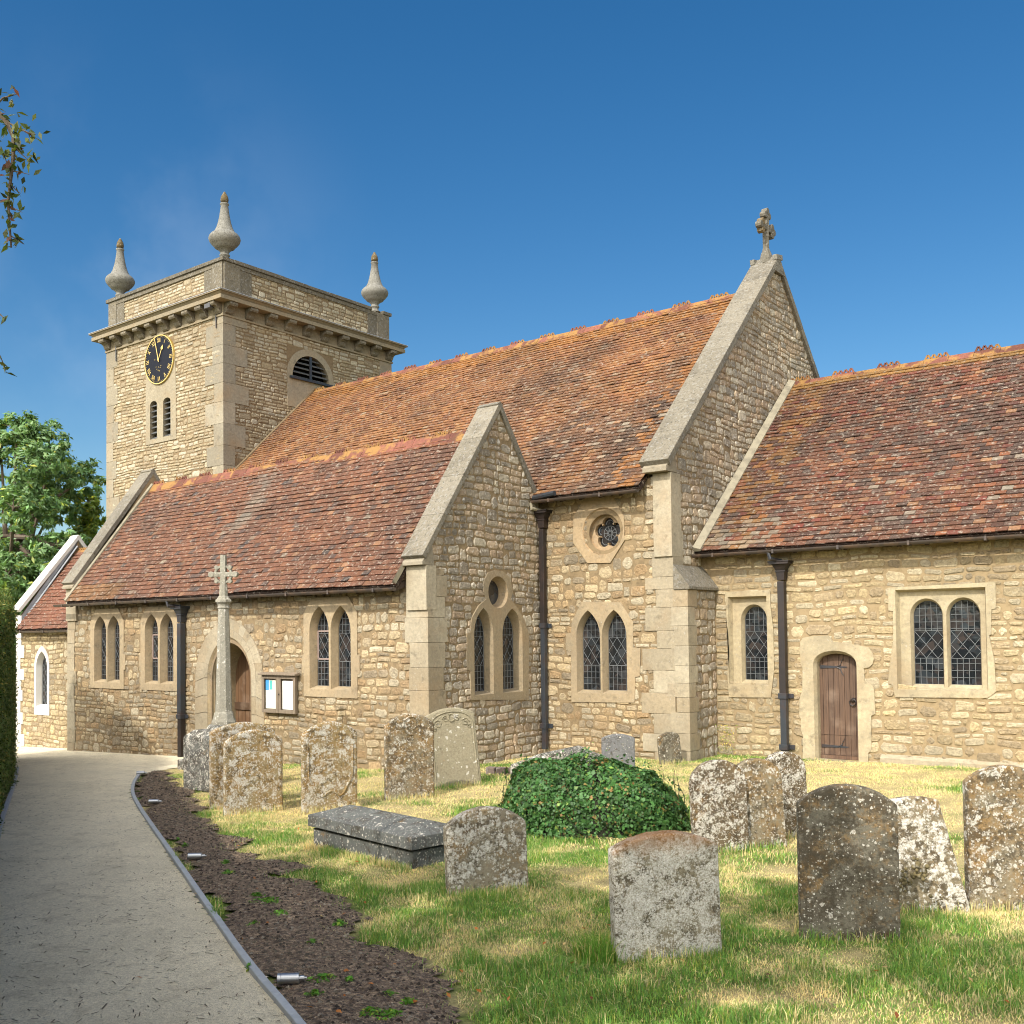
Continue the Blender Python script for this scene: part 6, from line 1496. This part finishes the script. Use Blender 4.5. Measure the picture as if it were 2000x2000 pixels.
def copy_tree(o, parent=None):
    c = o.copy(); scene.collection.objects.link(c)
    if parent: c.parent = parent
    for ch in [k for k in bpy.data.objects if k.parent == o]: copy_tree(ch, c)
    return c
spots = [(546, 1868), (369, 1629), (291, 1522), (266, 1466)]
cps = [sp0]+[copy_tree(sp0) for _ in range(3)]
for s_, l_, q_ in zip(cps, lab, spots):
    P = ground(*dD(*q_)); s_.location = (P[0], P[1], float(gz(P[0]))+.035); s_.scale = (.70, .70, .70); s_.rotation_euler = (0, 0, -YAW+R(3)); tag(s_, l_, 'spotlight', 'steel spotlights along the path edging')

# ------------------------------------------------------------------ ivy mound
rg = np.random.default_rng(9); Pc = ground(*dD(1118, 1560)); iv = empty('ivy_mound', tuple(Pc)); tag(iv, 'dense dark green ivy mound sprawling over a grave in the middle of the grass', 'ivy')
n = 40000; d = rg.normal(0, 1, (n, 3)); d[:, 2] = np.abs(d[:, 2])-.05; d /= np.linalg.norm(d, axis=1)[:, None]
ang = R(38.6); rx, ry, rz_ = .99, .70, .74
e_ = np.sign(d)*np.abs(d)**.72; e_ /= (np.abs(e_)**2.6).sum(1)[:, None]**(1/2.6)
lump = 1+.08*np.sin(e_[:, 0]*5+2)*np.cos(e_[:, 1]*4)+.26*(vn.fbm(e_[:, 0]*3+9, e_[:, 2]*3+e_[:, 1]*2, 3)-.5)
fr_ = (.93+.09*rg.random(n)+.20*(rg.random(n) < .035)*rg.random(n)**2)*lump
tilt = 1-.16*e_[:, 0]
Lx_, Ly_, Lz_ = e_[:, 0]*rx*fr_*(1+.05*(1-e_[:, 2])), e_[:, 1]*ry*fr_, e_[:, 2]*rz_*fr_*tilt
ca, sa = math.cos(ang), math.sin(ang)
C_ = np.column_stack([Pc[0]+Lx_*ca-Ly_*sa, Pc[1]+Lx_*sa+Ly_*ca, Pc[2]+Lz_]); N_ = np.column_stack([d[:, 0]*ca-d[:, 1]*sa, d[:, 0]*sa+d[:, 1]*ca, d[:, 2]])
q = (.55+.9*vn2.fbm(C_[:, 0]*6, C_[:, 1]*6+C_[:, 2]*6, 3))[:, None]
K_ = colvar(lin(62, 98, 50), n, rg, .3, [lin(104, 124, 58), lin(40, 70, 40), lin(116, 96, 56)], .16)*q
v, c = leaves(C_, N_, .036*rg.choice([.6, .85, 1.0, 1.35], n), .85, K_, rg, .3); fast_mesh('foliage', v, 4, c, M['ivy'], parent=iv)
mb = MB(); prof = [(1, 0), (.98, .25), (.9, .5), (.72, .72), (.45, .86), (.1, .90)]; vs = []
for (r_, z_) in prof:
    for k in range(24):
        t_ = 2*math.pi*k/24; a = np.sign(math.cos(t_))*abs(math.cos(t_))**.8*r_*rx*.86; b_ = np.sign(math.sin(t_))*abs(math.sin(t_))**.8*r_*ry*.86; vs.append((Pc[0]+a*ca-b_*sa, Pc[1]+a*sa+b_*ca, Pc[2]+z_*rz_*.92*(1-.16*math.cos(t_)*r_)))
mb.add(vs, [(i*24+k, i*24+(k+1) % 24, (i+1)*24+(k+1) % 24, (i+1)*24+k) for i in range(5) for k in range(24)]+[tuple(range(120, 144))]); 
rdi = random.Random(12)
for k in range(60):
    a = rdi.uniform(0, 6.28); z0_ = rdi.uniform(.1, .6); r0_ = rdi.uniform(.9, 1.0); pts_ = []
    for j in range(5): q_ = r0_+.02*j+rdi.uniform(-.02, .03); aa = a+.07*j*rdi.uniform(-1, 1); xx, yy = math.cos(aa)*rx*q_, math.sin(aa)*ry*q_; pts_.append(V(Pc[0]+xx*ca-yy*sa, Pc[1]+xx*sa+yy*ca, Pc[2]+max(.01, z0_*(1-j/4))))
    mb.tube(pts_, .0035, 4)
mb.build('stems', plain('ivy core', lin(34, 36, 20), .95), iv)

# ------------------------------------------------------------------ grass blades
rg = np.random.default_rng(5)
def frustum(X, Y, m_=.06):
    Zg_ = gz(X)-EYE; dp = X*fw[0]+Y*fw[1]+Zg_*fw[2]; sx = CX+F_PX*(X*rt[0]+Y*rt[1]+Zg_*rt[2])/dp; sy = CY-F_PX*(X*up[0]+Y*up[1]+Zg_*up[2])/dp
    return (dp > .5) & (sx > -300) & (sx < 3000) & (sy < 2350), dp
def church_mask(X, Y): return (Y < 12.50) | ((X > AI['x1']+.06) & (Y < NV['y0']-.06)) | ((X > bx1+.08) & (Y < CH['y0']-.06))
def scatter(n, x0, x1, y0, y1): return rg.uniform(x0, x1, n), rg.uniform(y0, y1, n)
def blades(X, Y, hgt, wid, cols, lean=.5, z0=None):
    n = len(X); th = rg.uniform(0, 2*math.pi, n); L = hgt*rg.uniform(.5, 1.35, n); ln = rg.normal(0, lean, n); az = rg.uniform(0, 2*math.pi, n)
    dx, dy = np.cos(az)*ln*L, np.sin(az)*ln*L; b = np.column_stack([X, Y, (gheight(X, Y) if z0 is None else z0)-.004])
    s = np.column_stack([np.cos(th), np.sin(th), np.zeros(n)])*(wid*rg.uniform(.7, 1.3, n))[:, None]*.5
    mid = b+np.column_stack([dx*.35, dy*.35, L*.6]); tip = b+np.column_stack([dx, dy, L*(1-.25*np.abs(ln))])
    quad = np.stack([b-s, b+s, mid+s*.7, mid-s*.7], 1); tri = np.stack([mid-s*.7, mid+s*.7, tip, tip], 1)
    # the tip quad is a degenerate-free narrow quad
    tri = np.stack([mid-s*.7, mid+s*.7, tip+s*.12, tip-s*.12], 1)
    return np.concatenate([quad, tri]).reshape(-1, 3), np.concatenate([cols, cols])
def grass_cols(X, Y):
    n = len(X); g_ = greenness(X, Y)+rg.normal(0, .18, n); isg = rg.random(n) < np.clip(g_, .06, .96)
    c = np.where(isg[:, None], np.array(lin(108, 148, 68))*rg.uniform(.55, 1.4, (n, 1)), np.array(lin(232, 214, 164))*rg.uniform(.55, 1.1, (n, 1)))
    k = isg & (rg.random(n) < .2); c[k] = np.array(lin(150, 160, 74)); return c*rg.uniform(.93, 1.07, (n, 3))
VV, CC = [], []
for (n, y0, y1, x0, x1, hgt, wid) in ((760000, 3.4, 9.0, -14, 4.5, .043, .0050), (400000, 8.0, 17.0, -17, 4.5, .038, .007)):
    X, Y = scatter(n, x0, x1, y0, y1); ok, dp = frustum(X, Y)
    ok &= ~in_poly(path_poly, X, Y) & church_mask(X, Y)
    X, Y, ok = X[ok], Y[ok], np.ones(int(ok.sum()), bool); ok &= soil_in_(X, Y) < .4
    if y0 < 5: ok &= (Y < 8.6)
    else: ok &= (Y >= 8.6-.4*rg.random(len(Y)))
    X, Y = X[ok], Y[ok]; g_ = greenness(X, Y); h_ = hgt*(.5+.75*g_)*(.45+1.2*np.clip(vn3.fbm(X*3.2, Y*3.2, 3)*2-.5, 0, 1.1))
    v, c = blades(X, Y, h_, wid, grass_cols(X, Y), .8); VV.append(v); CC.append(c)
nn = 160000; X, Y = scatter(nn, -16, -1, 3.4, 11.5); ok, dp = frustum(X, Y); ok &= in_soilf(X, Y) & ~in_poly(path_poly, X, Y); X, Y = X[ok], Y[ok]
edge = in_soilf(X+.30*.47, Y+.30*.88) & in_soilf(X+.30, Y)
pr_ = np.where(edge, .03, .7)*np.clip((vn3.fbm(X*2.4, Y*2.4, 3)-.42)*8, 0, 1); ok = rg.random(len(X)) < pr_; X, Y = X[ok], Y[ok]
v, c = blades(X, Y, np.full(len(X), .045)*(.6+.8*rg.random(len(X))), .0048, grass_cols(X, Y)*np.array([.9, 1.05, .9]), .8); VV.append(v); CC.append(c)
# longer tufts at the feet of stones, the tuft left of the white stone and rough edge to the soil
def tuft(cx_, cy_, r_, n, hgt, green_=True, col=None):
    a = rg.uniform(0, 2*math.pi, n); rr = r_*np.sqrt(rg.random(n)); X, Y = cx_+rr*np.cos(a), cy_+rr*np.sin(a)
    cc_ = colvar(col if col is not None else lin(98, 140, 50), n, rg, .3, [lin(150, 160, 70), lin(190, 176, 120)], .2); v, c = blades(X, Y, np.full(n, hgt), .0050, cc_, .45); VV.append(v); CC.append(c)
P = ground(*dD(1125, 1815)); tuft(P[0], P[1], .14, 900, .17)
for o in [k for k in bpy.data.objects if k.name.startswith('gravestone')]:
    P = o.matrix_world.translation
    xa = (o.matrix_world.to_3x3() @ Vector((1, 0, 0))); fa = (o.matrix_world.to_3x3() @ Vector((0, -1, 0)))
    wv_ = max(v.co.x for v in o.data.vertices)
    nn = int(700*wv_*2); t = rg.uniform(-1.08, 1.08, nn)*wv_; off = rg.choice([-1, 1], nn)*rg.uniform(.05, .14, nn)
    X, Y = P.x+xa.x*t+fa.x*off, P.y+xa.y*t+fa.y*off; v, c = blades(X, Y, np.full(nn, .09), .005, grass_cols(X, Y)*.95, .5); VV.append(v); CC.append(c)
nn = 2500; t = rg.uniform(-.62, .62, nn); off = rg.uniform(.33, .42, nn)*np.where(rg.random(nn) < .7, -1, 1); X, Y = Cc[0]+ex[0]*t*Lx/1.2+ey[0]*off, Cc[1]+ex[1]*t*Lx/1.2+ey[1]*off
v, c = blades(X, Y, np.full(nn, .07), .005, grass_cols(X, Y), .5); VV.append(v); CC.append(c)
gr = fast_mesh('grass', np.concatenate(VV), 4, np.concatenate(CC), M['grass'], kind='stuff'); tag(gr, 'short churchyard grass, straw dry in places and green in the shade', 'grass')

# weeds in the soil bed, each a little rosette
wp = [(505, 1712, .17, 420), (530, 1735, .12, 240), (485, 1700, .08, 120), (430, 1655, .07, 110), (425, 1635, .05, 60), (350, 1603, .04, 50), (335, 1592, .035, 40), (610, 1860, .09, 130), (595, 1890, .07, 90), (700, 1925, .08, 130), (740, 1930, .10, 160), (480, 1755, .06, 60), (590, 1790, .04, 50), (660, 1865, .05, 50), (735, 1890, .06, 80), (640, 1752, .06, 90), (770, 1905, .05, 60), (470, 1838, .03, 30)]
desc = ['largest bright green weed clump on the soil bed', 'leafy weed touching the largest clump on the bed', 'small weed just left of the largest clump on the bed', 'low weed beside the second spotlight', 'tiny weed behind the second spotlight', 'sparse seedling on the far soil, upper of two', 'sparse seedling on the far soil, lower of two', 'weed rosette right of the nearest spotlight', 'flat weed below right of the nearest spotlight', 'weed rosette on the bed at the bottom of the view', 'broad weed where bed meets grass at the bottom', 'small weed on bare soil below the big clump', 'isolated seedling in the middle of the soil bed', 'little weed among fallen leaves on the soil', 'weed tuft at the grass edge of the bed', 'weed tuft at the bed edge under the chest tomb', 'weed tuft nearest the grass in the lower bed', 'tiny seedling hard by the path edging']
for (x, y, r_, n), ds in zip(wp, desc):
    P = ground(*dD(x, y)); a = rg.uniform(0, 2*math.pi, n); rr = r_*rg.random(n); C_ = np.column_stack([P[0]+rr*np.cos(a), P[1]+rr*np.sin(a), P[2]+.03+.045*rg.random(n)*(1-rr/r_/1.3)])
    v, c = leaves(C_, np.column_stack([np.cos(a)*.3, np.sin(a)*.3, np.ones(n)]), .034, .45, colvar(lin(86, 132, 44), n, rg, .3, [lin(130, 150, 60)], .2), rg, 0); o = fast_mesh('weed', v, 4, c, M['leaf']); tag(o, ds, 'weed', 'weeds on the soil bed')
P = ground(1408, 1478); n = 160; C_ = np.column_stack([P[0]+rg.normal(0, .10, n), np.full(n, CH['y0']-.10)+rg.normal(0, .04, n), P[2]+rg.random(n)**1.3*.55])
v, c = leaves(C_, np.tile(V(.2, -.8, .3), (n, 1)), .04, .4, colvar(lin(120, 130, 60), n, rg, .3, [lin(170, 150, 80)], .3), rg, 0); o = fast_mesh('wall_plant', v, 4, c, M['leaf']); tag(o, 'straggly weed growing at the wall foot beside the buttress', 'weed')

# ------------------------------------------------------------------ pebbles, twigs and fallen leaves
def pebbles(n, size, pal):
    X, Y = scatter(n*5, -16.5, -1, 2.6, 11.5); ok, dp = frustum(X, Y); ok &= in_soilf(X, Y) & ~in_poly(path_poly, X, Y); X, Y = X[ok][:n], Y[ok][:n]; n = len(X)
    s = size*rg.uniform(.35, 1.3, n)**1.5; Zp = soilz(X, Y); P = np.column_stack([X, Y, Zp])
    o8 = np.array([[1, 0, 0], [0, 1, 0], [-1, 0, 0], [0, -1, 0], [0, 0, .75], [0, 0, -.5]]); J = o8[None]*(1+rg.uniform(-.35, .35, (n, 6, 3)))
    a = rg.uniform(0, 6.28, n); c_, s_ = np.cos(a)[:, None], np.sin(a)[:, None]; J = np.stack([J[:, :, 0]*c_-J[:, :, 1]*s_, J[:, :, 0]*s_+J[:, :, 1]*c_, J[:, :, 2]], 2)
    Vx = P[:, None]+J*s[:, None, None]; F_ = [(0, 1, 4), (1, 2, 4), (2, 3, 4), (3, 0, 4), (1, 0, 5), (2, 1, 5), (3, 2, 5), (0, 3, 5)]
    v = np.concatenate([Vx[:, list(f)] for f in F_], 1).reshape(-1, 3); k = rg.integers(0, len(pal), n); cols = np.array(pal)[k]*rg.uniform(.6, 1.15, (n, 1)); return v, np.repeat(cols, 8, 0)
v, c = pebbles(20000, .012, [lin(150, 132, 108), lin(120, 100, 84), lin(186, 170, 146), lin(90, 74, 62), lin(70, 56, 46), lin(70, 56, 46)])
o = fast_mesh('soil_pebbles', v, 3, c, M['rubble'], kind='stuff'); tag(o, 'small stones and crumbs of earth scattered over the dark soil', 'pebbles')
X, Y = scatter(26000, -16, 0, 1.8, 11.5); ok, dp = frustum(X, Y); pth = in_poly(path_poly, X, Y); soi = in_soilf(X, Y); ok &= (pth & (rg.random(26000) < .55)) | (soi & ~pth & (rg.random(26000) < .7)); X, Y = X[ok], Y[ok]; n = len(X)
C_ = np.column_stack([X, Y, gz(X)+.030]); isp = in_poly(path_poly, X, Y); C_[:, 2] = np.where(isp, hw(X, Y)+.006, soilz(X, Y)+.008)
a = rg.uniform(0, 6.28, n); L = rg.uniform(.006, .045, n)*rg.uniform(.4, 1, n); t_ = np.column_stack([np.cos(a), np.sin(a), np.zeros(n)])*L[:, None]; s_ = np.column_stack([-np.sin(a), np.cos(a), np.zeros(n)])*rg.uniform(.0014, .0042, n)[:, None]
u_ = np.tile(V(0, 0, .003), (n, 1)); v = np.stack([C_-t_-s_, C_-t_+s_, C_+t_+s_+u_, C_+t_-s_+u_], 1).reshape(-1, 3); o = fast_mesh('twig_litter', v, 4, colvar(lin(84, 70, 56), n, rg, .45), M['leaf'], kind='stuff'); tag(o, 'fine twig and needle litter on path and soil', 'litter')
lp = [(600, 1905), (585, 1915), (635, 1865), (545, 1858), (640, 1925), (745, 1833), (780, 1905), (485, 1652), (262, 1858), (650, 1893), (960, 1898), (870, 1845), (935, 1770), (850, 1740), (550, 1880), (700, 1870), (1150, 1760), (1080, 1830), (370, 1696)]
n = 110; X, Y = scatter(1600, -9, -1, 2.6, 8); ok, dp = frustum(X, Y); ok &= ~in_poly(path_poly, X, Y) | (rg.random(1600) < .06); X, Y = X[ok][:n], Y[ok][:n]
PP = [ground(*dD(*q_)) for q_ in lp]; X = np.concatenate([X, [p[0] for p in PP]]); Y = np.concatenate([Y, [p[1] for p in PP]]); n = len(X)
C_ = np.column_stack([X, Y, gheight(X, Y)+.045]); v, c = leaves(C_, np.tile(V(0, 0, 1.6), (n, 1)), .045, .5, colvar(lin(168, 104, 50), n, rg, .3, [lin(200, 170, 120), lin(120, 70, 44)], .5), rg, 0)
o = fast_mesh('fallen_leaves', v, 4, c, M['leaf'], kind='stuff'); tag(o, 'a few brown and orange fallen leaves on the soil and grass', 'leaf litter')
